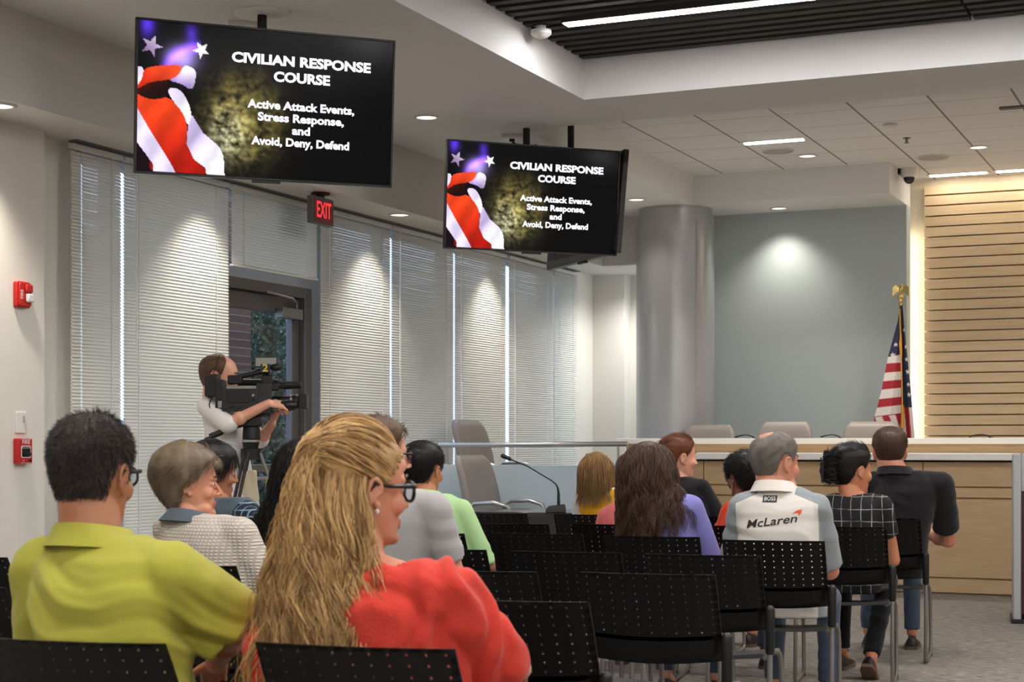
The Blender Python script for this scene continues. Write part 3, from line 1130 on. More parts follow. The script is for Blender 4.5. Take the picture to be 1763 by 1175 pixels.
def office_chair(x, y, z, rz, label):
    t = thing('swivel_chair', label, 'office chair', (x, y, z), rz, 'grey leather swivel chairs')
    # back faces +Y; local y back is -0.25
    g = G()
    rings = []
    for k in range(15):
        h = k / 14
        zz = 0.46 + 0.70 * h
        yy = -0.20 - 0.13 * h + 0.03 * math.sin(h * PI)
        wd = 0.235 + 0.03 * math.sin(h * PI * 0.9) - (0.05 * max(0, (h - 0.86) / 0.14) ** 2)
        th = 0.055 - 0.012 * h
        if k in (0, 14):
            th *= 0.55
        ring = []
        for i in range(24):
            a = 2 * PI * i / 24
            ca, sa = math.cos(a), math.sin(a)
            xx = wd * math.copysign(abs(ca) ** 0.35, ca)
            ring.append((xx, yy + th * math.copysign(abs(sa) ** 0.6, sa) + 0.10 * (xx / 0.27) ** 2 * 0.35, zz))
        rings.append(ring)
    g.loft(rings)
    g.build('backrest', M_leather, t, smooth=60)
    g = G()


    g = G()
    g.prism(rrect(0.50, 0.50, 0.09), 0.41, 0.50, lambda a, b, zz: (a, b + 0.05, zz))
    g.build('seat', M_leather, t, bevel=0.03, segs=3, smooth=60)
    for s in (-1, 1):
        g = G()
        pts = [(s * 0.27, -0.20, 0.60), (s * 0.29, -0.19, 0.70), (s * 0.295, -0.10, 0.775), (s * 0.295, 0.08, 0.785), (s * 0.29, 0.20, 0.755), (s * 0.275, 0.25, 0.69), (s * 0.255, 0.20, 0.56), (s * 0.22, 0.10, 0.43)]
        g.tube(pts, 0.017, 10)
        g.build('armrest', M_chrome, t, smooth=60)
    g = G()
    g.tube([(0, 0.03, 0.08), (0, 0.03, 0.41)], [0.03, 0.022], 14)
    g.build('gas_post', M_chrome, t)
    for k in range(5):
        a = 2 * PI * k / 5 + 0.3
        g = G()
        g.tube([(0, 0.03, 0.10), (0.30 * math.cos(a), 0.03 + 0.30 * math.sin(a), 0.065)], [0.025, 0.015], 8)
        b_ = g.build('base_arm', M_chrome, t)
        g = G()
        g.cyl((0.30 * math.cos(a) - 0.012, 0.03 + 0.30 * math.sin(a), 0.028), (0.30 * math.cos(a) + 0.012, 0.03 + 0.30 * math.sin(a), 0.028), 0.028, n=14)
        g.build('caster', M_blkpl, b_)
    return t


def gx(px, y):
    """room X on the line Y = y at image column px"""
    s = (px - 881.5) / FPX
    return (s * CY - SY) / (s * SY + CY) * y


PZ = 0.3
office_chair(gx(1222, 15.24), 14.90, PZ + 0.0, PI - 0.05, 'grey swivel chair behind the dais, the lowest of the three, in front of the column').scale = (1, 1, 0.978)
office_chair(gx(1357, 15.34), 15.0, PZ + 0.0, PI + 0.04, 'grey swivel chair behind the dais, in the middle of the teal wall')
office_chair(gx(1503, 15.34), 15.0, PZ + 0.0, PI + 0.0, 'grey swivel chair behind the dais, next to the flag')
office_chair(-5.92, 13.02, PZ, -1.68, 'grey swivel chair on the ramp above the low blue wall, under the handrail')
office_chair(-5.46, 12.15, 0.0, -1.66, 'grey swivel chair at the dark table in front of the low blue wall')

# ------------------------------------------------------------------ staff table and microphones
M_tabletop = mat('dark laminate', c(48, 36, 33), 0.10, spec=0.7)
t = thing('staff_table', 'dark low table with the gooseneck microphone, before the low blue wall', 'table', (-4.36, 11.51, 0))
g = G()
g.box(-0.98, 0.98, -0.33, 0.33, 0.705, 0.745)
g.build('tabletop', M_tabletop, t, bevel=0.004)
g = G()
g.box(-0.9, 0.9, -0.24, -0.22, 0.3, 0.705)
g.build('modesty_panel', M_tabletop, t, bevel=0.002)
for sx in (-0.88, 0.88):
    for sy in (-0.26, 0.26):
        g = G()
        g.tube([(sx, sy, 0), (sx, sy, 0.705)], 0.024, 12)
        g.build('leg', M_blkmt, t)


def mic(x, y, z, rz, label, h=0.26, reach=0.34):
    t = thing('gooseneck_microphone', label, 'microphone', (x, y, z), rz, 'gooseneck microphones')
    g = G()
    g.loft([[(-0.075, -0.06, 0), (0.075, -0.06, 0), (0.075, 0.06, 0), (-0.075, 0.06, 0)],
            [(-0.072, -0.058, 0.03), (0.072, -0.058, 0.045), (0.072, 0.058, 0.045), (-0.072, 0.058, 0.03)],
            [(-0.05, -0.05, 0.05), (0.066, -0.052, 0.062), (0.066, 0.052, 0.062), (-0.05, 0.05, 0.05)]])
    g.build('base', M_blkpl, t, bevel=0.005)
    g = G()
    g.tube([(0.02, 0, 0.055), (0.02, 0, 0.14), (0.015, 0, 0.18), (0.0, 0, 0.21), (-0.03, 0, 0.235), (-reach * 0.6, 0, 0.235 + (h) * 0.40), (-reach, 0, 0.20 + h * 0.75)], [0.012, 0.010, 0.007, 0.0055, 0.005, 0.005, 0.005], 10)
    g.build('gooseneck', M_blkmt, t, smooth=60)
    g = G()
    g.capsule((-reach, 0, 0.20 + h * 0.75), (-reach - 0.05, 0, 0.222 + h * 0.75), 0.013, 0.017)
    g.build('capsule', M_blkpl, t, smooth=60)
    return t


mx, my = at(957, 12.10)
mic(mx, my, 0.745, math.radians(22), 'black gooseneck microphone on the dark table beside the blond child')
mic(gx(1100, 11.75), 11.75, 0.745, math.radians(28), 'black gooseneck microphone half hidden between the blond child and the woman with long brown hair')
for px, lab in ((1297, 'thin black microphone lying low on the upper counter, beside the middle swivel chair'), (1446, 'thin black microphone lying low on the upper counter, by the chair next to the flag'),
                (1705, 'thin black microphone lying low on the upper counter before the wood wall')):
    t = thing('desk_microphone', lab, 'microphone', (gx(px, 14.9), 14.95, 1.302), 0, 'low microphones on the dais')
    g = G()
    g.box(-0.02, 0.02, -0.02, 0.02, 0, 0.006)
    g.build('base', M_blkmt, t)
    g = G()
    g.tube([(0.0, 0, 0.004), (-0.03, 0, 0.022), (-0.08, 0, 0.034), (-0.14, 0, 0.026), (-0.19, 0, 0.012)], [0.006, 0.006, 0.005, 0.006, 0.008], 8)
    g.build('gooseneck', M_blkmt, t, smooth=60)
tag(G.build((lambda g: (g.prism([(-0.14, -0.1), (0.14, -0.1), (0.14, 0.1), (-0.14, 0.1)], 0, 0.012), g)[1])(G()), 'paper_stack', mat('white paper', c(220, 220, 218), 0.8), loc=(-4.35, 11.42, 0.745), rot=(0, 0, 0.2), bevel=0.002),
    'small stack of white paper on the dark table behind the chairs', 'paper')

# ------------------------------------------------------------------ lectern at the frame edge
M_silver = mat('silver lacquer', c(176, 177, 180), 0.4, 0.3)
M_maroon = mat('maroon panel', c(62, 24, 34), 0.45)
lx, ly = at(1752, 11.6)
t = thing('lectern', 'grey metal lectern with a maroon front panel, cut by the frame edge', 'lectern', (lx + 0.27, ly + 0.12, 0), math.radians(8))
for sx in (-0.29, 0.29):
    g = G()
    g.box(sx - 0.028, sx + 0.028, -0.22, 0.22, 0.012, 1.18)
    g.build('side_post', M_silver, t, bevel=0.008)
g = G()
g.box(-0.262, 0.262, -0.20, 0.20, 0.06, 0.92)
g.build('front_panel', M_maroon, t, bevel=0.004)
g = G()
g.box(-0.262, 0.262, -0.22, 0.22, 0.92, 1.185)
g.build('head_box', M_silver, t, bevel=0.006)
g = G()
g.box(-0.33, 0.33, -0.25, 0.25, 0, 0.03)
g.build('base', M_blkmt, t, bevel=0.004)

# ------------------------------------------------------------------ flag
M_gold = mat('polished gold', c(218, 192, 122), 0.22, 0.95)
M_goldcord = mat('gold cord', c(196, 140, 40), 0.6)
M_polewood = mat('dark flag pole', c(70, 44, 28), 0.35)
fx, fy = at(1551, 15.75)
t = thing('flag_stand', 'stars and stripes on a wooden pole with a gold eagle, beside the wood wall', 'flag', (fx, fy, PZ), YAW)
g = G()
g.tube([(0, 0, 0.04), (0, 0, 2.30)], 0.014, 12)
g.build('pole', M_polewood, t)
g = G()
g.lathe([(0.16, 0), (0.16, 0.03), (0.10, 0.06), (0.03, 0.10), (0.02, 0.12)], n=28)
g.build('base', M_gold, t)
g = G()
g.lathe([(0.016, 2.27), (0.022, 2.29), (0.012, 2.31), (0.022, 2.325), (0.034, 2.35), (0.022, 2.375), (0.012, 2.385)], n=18)
g.ellipsoid((0, 0, 2.42), (0.022, 0.022, 0.045))
g.ellipsoid((0, -0.02, 2.468), (0.014, 0.018, 0.014))
for s in (-1, 1):
    g.loft([[(s * 0.01, 0.004, 2.44), (s * 0.01, -0.004, 2.44), (s * 0.012, -0.004, 2.41), (s * 0.012, 0.004, 2.41)],
            [(s * 0.05, 0.014, 2.475), (s * 0.05, 0.004, 2.475), (s * 0.045, 0.004, 2.40), (s * 0.045, 0.014, 2.40)],
            [(s * 0.078, 0.012, 2.45), (s * 0.078, 0.006, 2.45), (s * 0.075, 0.006, 2.36), (s * 0.075, 0.012, 2.36)],
            [(s * 0.070, 0.008, 2.36), (s * 0.072, 0.006, 2.36), (s * 0.072, 0.006, 2.34), (s * 0.070, 0.008, 2.34)]])
g.build('eagle_finial', M_gold, t, smooth=60)


def flag_mesh():
    nh, nw = 190, 120
    top, bot = 2.27, 0.80
    vs, cols = [], []
    red, white, blue = lin((158, 26, 40)), lin((214, 206, 202)), lin((32, 35, 68))
    H = top - bot

    def lerp(tab, h):
        return float(np.interp(h, [a for a, _ in tab], [b for _, b in tab]))
    L = [(0, 0.005), (0.10, 0.03), (0.33, 0.125), (0.55, 0.19), (0.70, 0.255), (0.74, 0.26), (0.85, 0.20), (1.0, 0.13)]
    R = [(0, 0.015), (0.2, 0.04), (0.5, 0.085), (0.75, 0.115), (1.0, 0.145)]
    for i in range(nh):
        h = i / (nh - 1)
        l, r = lerp(L, h), lerp(R, h)
        d = 0.02 + 0.06 * h
        path = [(-0.004, -0.016), (-l * 0.45, -d), (-l, -0.2 * d), (-l * 0.75, 0.5 * d), (0.0, 0.35 * d + 0.02), (r * 0.45, -0.1 * d), (r * 0.55, -0.75 * d), (r, -0.3 * d)]
        ts = np.linspace(0, len(path) - 1, nw)
        for j, q in enumerate(ts):
            k = min(int(q), len(path) - 2)
            f = q - k
            f = f * f * (3 - 2 * f) * 0.5 + f * 0.5
            x = path[k][0] * (1 - f) + path[k + 1][0] * f
            y = path[k][1] * (1 - f) + path[k + 1][1] * f
            z = top - H * h - 0.05 * h * (1 if x < 0 else 0.2) * abs(x) / 0.26
            vs.append((x, y, z))
            if q <= 4.2:      # left lobe: canton then cross stripes, then the falling fly end
                u = -x / max(l, 1e-3)
                if h < 0.315 + 0.01 * u:
                    col = blue
                elif h < 0.70:
                    s = int((h - 0.315) / 0.0545)
                    col = white if s % 2 == 0 else red
                else:
                    s = int(((x + 0.30) * 1.0 + (h - 0.70) * -0.55 + 0.20) / 0.062)
                    col = white if s % 2 == 0 else red
            else:
                if h < 0.66:
                    col = blue
                else:
                    s = int((x + 0.02 - (h - 0.66) * 0.12 + 0.2) / 0.036)
                    col = white if s % 2 == 0 else red
            cols.append(col)
    cols = np.array(cols)
    P = np.array(vs)
    tcol = np.tile(np.linspace(0, 7, nw), nh)
    for sx, sz, rr, side in ((-0.055, 1.90, 0.024, 0), (-0.085, 1.80, 0.026, 0), (0.028, 2.04, 0.02, 1), (0.045, 1.88, 0.024, 1), (0.05, 1.76, 0.026, 1), (0.062, 1.64, 0.026, 1), (0.065, 1.52, 0.027, 1), (0.07, 1.42, 0.028, 1), (0.09, 1.58, 0.02, 1)):
        m = inpoly(P[:, [0, 2]], [(a, 2 * sz - b) for a, b in star(sx, sz, rr)]) & ((tcol < 2.2) if side == 0 else (tcol > 5.5))
        cols[m] = white
    i = (np.arange(nh - 1)[:, None] * nw + np.arange(nw - 1)[None]).ravel()
    me = bpy.data.meshes.new('flag_cloth')
    me.from_pydata(vs, [], np.stack([i, i + nw, i + nw + 1, i + 1], 1).tolist())
    ca = me.color_attributes.new('cloth', 'FLOAT_COLOR', 'POINT')
    ca.data.foreach_set('color', np.concatenate([cols, np.ones((len(cols), 1))], 1).ravel())
    m, nt, b = newmat('flag cloth')
    n = N(nt, 'ShaderNodeVertexColor')
    n.layer_name = 'cloth'
    nt.links.new(n.outputs['Color'], b.inputs['Base Color'])
    b.inputs['Roughness'].default_value = 0.7
    me.materials.append(m)
    me.polygons.foreach_set('use_smooth', [True] * len(me.polygons))
    o = bpy.data.objects.new('flag_cloth', me)
    C.objects.link(o)
    o.parent = t
    so = o.modifiers.new('thickness', 'SOLIDIFY')
    so.thickness = 0.002


flag_mesh()
g = G()
g.tube([(-0.018, -0.03, 2.24), (-0.012, -0.085, 1.6), (-0.006, -0.09, 1.3)], 0.007, 8)
g.tube([(-0.012, -0.05, 2.0), (-0.018, -0.06, 1.9), (-0.012, -0.07, 1.78)], [0.008, 0.016, 0.01], 8)
g.tube([(-0.006, -0.09, 1.32), (-0.006, -0.09, 1.2), (-0.006, -0.09, 1.1)], [0.014, 0.012, 0.02], 8)
g.build('cord_and_tassel', M_goldcord, t, smooth=60)

# ------------------------------------------------------------------ audience chairs
M_seat = mat('black perforated plastic', c(11, 11, 12), 0.42, spec=0.35)
M_seatpan = mat('black plastic seat with painted sheen', c(58, 57, 58), 0.36)  # same black plastic as the back, greyed to hold its grazing sheen
M_tubegrey = mat('silver tube', c(150, 147, 143), 0.35, 0.75)


def chair_meshes():
    """one audience chair: local +Y is where the sitter looks"""
    t = thing('audience_chair', 'x', 'chair', (0, 0, 0))
    # backrest with real round holes
    g = G()
    W0, W1 = 0.455, 0.445
    zb, zt = 0.535, 0.83

    def P(u, v, side):
        # u -1..1 across, v 0..1 up
        wd = (W0 + (W1 - W0) * v) / 2
        x = u * wd
        y = -0.160 - 0.148 * v + 0.012 * math.sin(v * PI) - 0.026 * (1 - u * u)
        sag = -0.014 * (1 - v) * (1 - u * u)
        z = zb + (zt - zb) * v + sag
        return (x, y - (0.004 if side else -0.004), z)
    nu, nv = 11, 8
    NH = 8
    us = [-1 + 2 * i / nu for i in range(nu + 1)]
    v_solid = 0.30
    vs_ = [v_solid + (1 - v_solid) * j / nv for j in range(nv + 1)]
    for side in (0, 1):
        for j in range(3):
            for i in range(nu):
                v0, v1 = v_solid * j / 3, v_solid * (j + 1) / 3
                q = [P(us[i], v0, side), P(us[i + 1], v0, side), P(us[i + 1], v1, side), P(us[i], v1, side)]
                g.add(q, [(0, 1, 2, 3)])
    hu, hv = 0.0034 / (W0 / 2), 0.0034 / (zt - zb)
    for j in range(nv):
        for i in range(nu):
            u0, u1, v0, v1 = us[i], us[i + 1], vs_[j], vs_[j + 1]
            uc, vc = (u0 + u1) / 2, (v0 + v1) / 2
            hole = 0 < i < nu - 1 or True
            if j == nv - 1:
                vc = v0 + (v1 - v0) * 0.45
            ov = [(u0, v0), (uc, v0), (u1, v0), (u1, vc), (u1, v1), (uc, v1), (u0, v1), (u0, vc)]
            ivs = [(uc + hu * math.cos(a), vc + hv * math.sin(a)) for a in [math.radians(d_) for d_ in (225, 270, 315, 0, 45, 90, 135, 180)]]
            vv = [P(*p, 0) for p in ov] + [P(*p, 0) for p in ivs] + [P(*p, 1) for p in ov] + [P(*p, 1) for p in ivs]
            fs = []
            for k in range(8):
                k2 = (k + 1) % 8
                fs += [(k, k2, 8 + k2, 8 + k), (16 + k2, 16 + k, 24 + k, 24 + k2), (8 + k, 8 + k2, 24 + k2, 24 + k)]
            g.add(vv, fs)
    rim = [(u, 0.0) for u in us] + [(1.0, v) for v in [v_solid / 3, v_solid * 2 / 3] + vs_] + [(u, 1.0) for u in us[::-1][1:]] + [(-1.0, v) for v in (vs_[::-1][1:] + [v_solid * 2 / 3, v_solid / 3])]
    n = len(rim)
    g.add([P(*p, 0) for p in rim] + [P(*p, 1) for p in rim], [(k, (k + 1) % n, n + (k + 1) % n, n + k) for k in range(n)])
    o = g.build('backrest', M_seat, t, smooth=40)
    bm = bmesh.new()
    bm.from_mesh(o.data)
    bmesh.ops.remove_doubles(bm, verts=bm.verts, dist=0.0002)
    bmesh.ops.recalc_face_normals(bm, faces=bm.faces)
    bm.to_mesh(o.data)
    bm.free()
    # seat shell
    g = G()
    rings = []
    for k in range(9):
        h = k / 8
        yy = -0.21 + 0.44 * h
        zz = 0.443 - 0.022 * math.sin(h * PI * 0.8) - (0.03 * max(0, h - 0.8) / 0.2)
        hw = 0.225 - 0.012 * abs(h - 0.5)
        rings.append([(-hw, yy, zz + 0.006), (-hw * 0.5, yy, zz - 0.004), (0, yy, zz - 0.007), (hw * 0.5, yy, zz - 0.004), (hw, yy, zz + 0.006),
                      (hw, yy, zz - 0.012), (hw * 0.5, yy, zz - 0.020), (0, yy, zz - 0.023), (-hw * 0.5, yy, zz - 0.020), (-hw, yy, zz - 0.012)])
    g.loft(rings)
    g.build('seat', M_seatpan, t, smooth=40)
    for s in (-1, 1):
        g = G()
        pts = [(s * 0.245, -0.205, 0.60)] + [(s * 0.245, -0.215, 0.30), (s * 0.245, -0.235, 0.03), (s * 0.245, -0.225, 0.013), (s * 0.245, -0.20, 0.011), (s * 0.245, 0.17, 0.011), (s * 0.245, 0.20, 0.016), (s * 0.245, 0.21, 0.04)]
        pts += [(s * 0.245, 0.165, 0.34), (s * 0.243, 0.145, 0.395), (s * 0.236, 0.115, 0.422), (s * 0.222, 0.06, 0.424), (s * 0.212, -0.10, 0.418)]
        g.tube(pts, 0.0105, 10)
        fr = g.build('side_frame', M_tubegrey, t, smooth=60)
        for yy in (-0.16, 0.16):
            g = G()
            g.box(s * 0.245 - 0.012, s * 0.245 + 0.012, yy - 0.02, yy + 0.02, 0.0, 0.012)
            g.build('glide', M_blkpl, fr, bevel=0.003)
        g = G()
        g.capsule((s * 0.245, -0.208, 0.46), (s * 0.245, -0.205, 0.615), 0.0185, 0.0185, 12, 4)
        g.build('sleeve', M_blkpl, t, smooth=60)
    return t


chair_proto = chair_meshes()
_used = [False]


def audience_chair(cx, cy, rot, label):
    """placed by the far... top right-hand corner of its back, in room metres"""
    r = math.radians(rot)
    ox = cx - (0.222 * math.cos(r) + 0.30 * math.sin(r))
    oy = cy - (0.222 * math.sin(r) - 0.30 * math.cos(r))
    if not _used[0]:
        _used[0] = True
        o = chair_proto
        o.location, o.rotation_euler = (ox, oy, 0), (0, 0, r)
        o['label'] = label
        o['group'] = 'black audience chairs in rows'
    else:
        o = dup(chair_proto, (ox, oy, 0), r, label, 'black audience chairs in rows')
    return o


def corner(px, py):
    d = (CAM_H - 0.83) * FPX / (py - 765.0)
    return at(px, d)


CH = [
    # px, py of the back's top right corner, rotation, label
    (785, 1117, 8, 'black perforated chair under the woman in the coral blouse'),
    (287, 1108, 8, 'black perforated chair under the man in the yellow-green polo'),
    (1015, 1037, 8, 'empty black chair nearest the camera, right of the woman in coral'),
    (505, 1028, 8, 'black chair glimpsed between the yellow-green polo and the coral blouse'),
    (12, 1012, 8, 'black chair cut by the frame edge, behind the shoulder of the yellow-green polo'),
    (1232, 990, 8, 'empty black chair at the aisle end, two rows before the woman in coral'),
    (925, 985, 8, 'empty black chair just beyond the coral sleeve, second from the aisle'),
    (408, 975, 8, 'black perforated chair under the woman in the white knit cardigan'),
    (14, 960, 8, 'black chair corner showing at the frame edge below the fire pull station'),
    (1310, 957, 8, 'empty black chair directly behind the white and grey polo'),
    (1070, 952, 8, 'empty black chair behind the woman in lavender, second from the aisle in its row'),
    (838, 947, 8, 'empty black chair just behind the man in the lime green shirt'),
    (688, 971, 8, 'black chair hidden behind the long blond hair, under the man in the grey T-shirt'),
    (480, 942, 8, 'black chair behind the white knit cardigan, under the woman with the plaid sleeve'),
    (1420, 932, 8, 'black perforated chair under the man in the white and grey polo'),
    (1205, 925, 8, 'black perforated chair under the woman in lavender'),
    (1003, 920, 8, 'empty black chair in front of the table microphone, third from the aisle in its row'),
    (800, 919, 8, 'black perforated chair under the man in the lime green shirt'),
    (1527, 908, 8, 'black perforated chair under the woman in the white-lined black top'),
    (1312, 906, 8, 'black perforated chair under the boy in the orange T-shirt'),
    (1128, 904, 8, 'black perforated chair under the person in the pink top'),
    (945, 903, 8, 'empty black chair behind the one closest to the dark table'),
    (1585, 893, 6, 'black perforated chair under the man in the black polo'),
    (1248, 890, 6, 'black perforated chair under the auburn-haired woman in black'),
    (1078, 887, 6, 'black perforated chair under the blond child in yellow and white'),
    (908, 885, 6, 'empty black chair closest to the dark table'),
]
CHPOS = []
for px, py, rot, lab in CH:
    cx, cy = corner(px, py)
    o = audience_chair(cx, cy, rot, lab)
    CHPOS.append((o.location.x, o.location.y))

# ------------------------------------------------------------------ video camera on its tripod
VX, VY = at(450, 9.85)
VZ = 1.547
RZ = YAW        # local +X is the lens direction (to the right in the photo), +Y is away from the photographer
K = 0.00107
M_camgrey = mat('dark camera shell', c(34, 34, 36), 0.45, bump=0.1, bscale=300)
M_lensgl = mat('lens glass', c(10, 12, 20), 0.05, coat=1.0)


def cxz(a, b):
    return ((a - 555) * K, (392 - b) * K)


t = thing('video_camera', 'black shoulder news camera pointed to the front, at the face of the standing man', 'video camera', (VX, VY, VZ), RZ)


def cb(name, a0, b0, a1, b1, y0, y1, m=None, bev=0.006, parent=None):
    x0, z1 = cxz(a0, b0)
    x1, z0 = cxz(a1, b1)
    g = G()
    g.box(x0, x1, y0, y1, z0, z1)
    return g.build(name, m or M_camgrey, parent or t, bevel=bev)


body = cb('body', 345, 345, 545, 490, -0.07, 0.06)
cb('side_panel', 370, 372, 500, 440, -0.076, -0.069, M_blkpl, 0.002, body)
cb('control_strip', 372, 346, 535, 362, -0.073, -0.065, M_tubegrey, 0.001, body)
cb('front_block', 535, 330, 620, 500, -0.06, 0.05)
cb('battery', 305, 310, 352, 492, -0.055, 0.05, M_blkpl)
cb('transmitter', 245, 280, 322, 405, -0.05, 0.05, M_blkpl, 0.008)
g = G()
ax_, az_ = cxz(285, 280)
g.tube([(ax_, 0, az_), (ax_ + 0.04, 0, az_ + 0.115)], 0.0025, 6)
g.build('antenna', M_blkmt, t)
g = G()
g.tube([(*cxz(375, 330)[:1], 0, cxz(375, 330)[1]), (cxz(400, 300)[0], 0, cxz(400, 300)[1]), (cxz(560, 262)[0], 0, cxz(560, 262)[1]), (cxz(590, 300)[0], 0, cxz(590, 300)[1])], 0.017, 10)
g.build('top_handle', M_camgrey, t, smooth=60)
cb('handle_pad', 370, 285, 450, 335, -0.03, 0.03, M_blkpl)
cb('viewfinder_arm', 560, 285, 620, 350, -0.03, 0.09, M_blkpl)
g = G()
vx, vz = cxz(600, 330)
g.tube([(vx + 0.05, 0.06, vz), (vx - 0.14, 0.10, vz + 0.005), (vx - 0.20, 0.105, vz)], [0.026, 0.026, 0.034], 14)
g.build('viewfinder', M_blkpl, t)
g = G()
a, b_ = cxz(630, 345), cxz(780, 338)
g.tube([(a[0], -0.03, a[1]), (a[0] + 0.05, -0.03, a[1] + 0.002), (a[0] + 0.052, -0.03, a[1] + 0.002), (b_[0], -0.03, b_[1])], [0.02, 0.02, 0.024, 0.023], 14)
g.build('microphone', M_blkmt, t)
cb('microphone_clamp', 612, 330, 660, 372, -0.05, 0.0, M_blkpl)
g = G()
g.lathe([(0.034, 0.0), (0.036, 0.05), (0.040, 0.055), (0.040, 0.10), (0.036, 0.105), (0.036, 0.15)], (0.06, -0.005, cxz(0, 435)[1]), 28, axis='x')
ln = g.build('lens', M_blkpl, t)
for k in range(3):
    g = G()
    g.lathe([(0.041, 0.0), (0.0415, 0.004), (0.0415, 0.010), (0.041, 0.014)], (0.175 + 0.017 * k, -0.005, cxz(0, 430)[1]), 28, axis='x')
    g.build('lens_ring', (M_tubegrey, M_blkpl, M_tubegrey)[k], ln)
g = G()
g.lathe([(0.036, 0.15), (0.043, 0.20), (0.043, 0.225)], (0.0, -0.005, cxz(0, 432)[1]), 28, axis='x')
g.box(0.232, 0.278, -0.055, 0.045, cxz(0, 474)[1], cxz(0, 392)[1])
g.build('lens_hood', M_blkpl, t, bevel=0.004)
g = G()
g.ellipsoid((0.165, -0.045, cxz(0, 455)[1]), (0.062, 0.03, 0.034))
g.build('servo_grip', M_blkpl, t, smooth=60)
light = cb('camera_light', 520, 184, 648, 240, -0.01, 0.05, M_camgrey, 0.004)
cb('light_face', 524, 188, 640, 236, -0.016, -0.009, M_tubegrey, 0.002, light)
cb('light_arm', 580, 236, 600, 290, -0.005, 0.02, M_blkpl, 0.003)
flagc = cb('microphone_flag', 558, 224, 612, 272, -0.055, -0.012, mat('dark blue cube', c(26, 30, 52), 0.4), 0.004)
tv, tf = text_data('2', 0.062, 0.03, 1.1)
g = G()
ccx, ccz = cxz(584, 248)
g.add([(p[0] + ccx, -0.0562, p[1] + ccz) for p in tv], tf)
g.build('numeral', mat('yellow print', c(214, 190, 60), 0.5), flagc, smooth=0, fix=False)
g = G()
g.ellipsoid((cxz(640, 242)[0], -0.03, cxz(640, 242)[1]), (0.034, 0.022, 0.022))
g.build('foam_cover', M_blkmt, t, smooth=60)
for ka, kb in ((392, 464), (418, 464), (444, 464), (520, 400), (520, 425)):
    kx, kz = cxz(ka, kb)
    g = G()
    g.lathe([(0.009, -0.070), (0.009, -0.080), (0.006, -0.083), (0.001, -0.083)], (kx, 0, kz), 14, axis='y')
    g.build('control_knob', M_tubegrey if kb == 400 else M_blkpl, body)
cb('rear_connector', 322, 430, 345, 470, -0.066, -0.05, M_tubegrey, 0.003)
cb('quick_plate', 480, 490, 600, 515, -0.04, 0.04, M_blkpl, 0.004)
g = G()
pts = [cxz(285, 398), cxz(270, 450), cxz(280, 485), cxz(330, 496), cxz(370, 470)]
g.tube([(p[0], -0.03 - 0.01 * k, p[1]) for k, p in enumerate(pts)], 0.004, 6)
g.build('cable', M_blkmt, t, smooth=60)

t = thing('camera_tripod', 'black video tripod with silver collar holding the news camera', 'tripod', (VX, VY, 0), RZ)
hz = VZ + cxz(0, 515)[1]
hx = cxz(500, 0)[0]
g = G()
g.box(hx - 0.055, hx + 0.06, -0.045, 0.045, hz - 0.06, hz)
g.lathe([(0.05, hz - 0.06), (0.055, hz - 0.14)], (hx, 0, 0), 20)
g.build('fluid_head', M_blkpl, t, bevel=0.006)
g = G()
g.lathe([(0.056, hz - 0.142), (0.056, hz - 0.152)], (hx, 0, 0), 24)
g.build('silver_collar', M_chrome, t)
g = G()
g.lathe([(0.052, hz - 0.154), (0.045, hz - 0.19), (0.06, hz - 0.195), (0.06, hz - 0.25), (0.02, hz - 0.26)], (hx - 0.005, 0, 0), 20)
g.build('bowl_hub', M_blkmt, t)
g = G()
p0, p1 = cxz(440, 560), cxz(255, 645)
g.tube([(hx - 0.03, -0.02, hz - 0.05), (p0[0] - 0.03, -0.06, VZ + p0[1] - 0.02), (p1[0], -0.10, VZ + p1[1])], [0.009, 0.009, 0.009], 8)
g.tube([(p0[0] - 0.10, -0.075, VZ + p0[1] - 0.045), (p0[0] - 0.17, -0.09, VZ + p0[1] - 0.075)], 0.019, 10)
g.build('pan_handle', M_blkmt, t)
for k, a in enumerate((8, 132, 243)):
    a = math.radians(a)
    ca, sa = math.cos(a), math.sin(a)
    g = G()
    for s in (-1, 1):
        ox, oy = -sa * 0.016 * s, ca * 0.016 * s
        g.tube([(hx + 0.05 * ca + ox, 0.05 * sa + oy, hz - 0.22), (hx + 0.26 * ca + ox, 0.26 * sa + oy, 0.62)], 0.0105, 8)
    g.tube([(hx + 0.22 * ca, 0.22 * sa, 0.72), (hx + 0.40 * ca, 0.40 * sa, 0.02)], 0.011, 8)
    g.tube([(hx + 0.40 * ca, 0.40 * sa, 0.03), (hx + 0.41 * ca, 0.41 * sa, 0.0)], [0.018, 0.022], 8)
    g.build('leg', M_blkmt if k else M_alu, t)
# ------------------------------------------------------------------ people: shared tools


def V3(*a):
    return np.array(a, float)


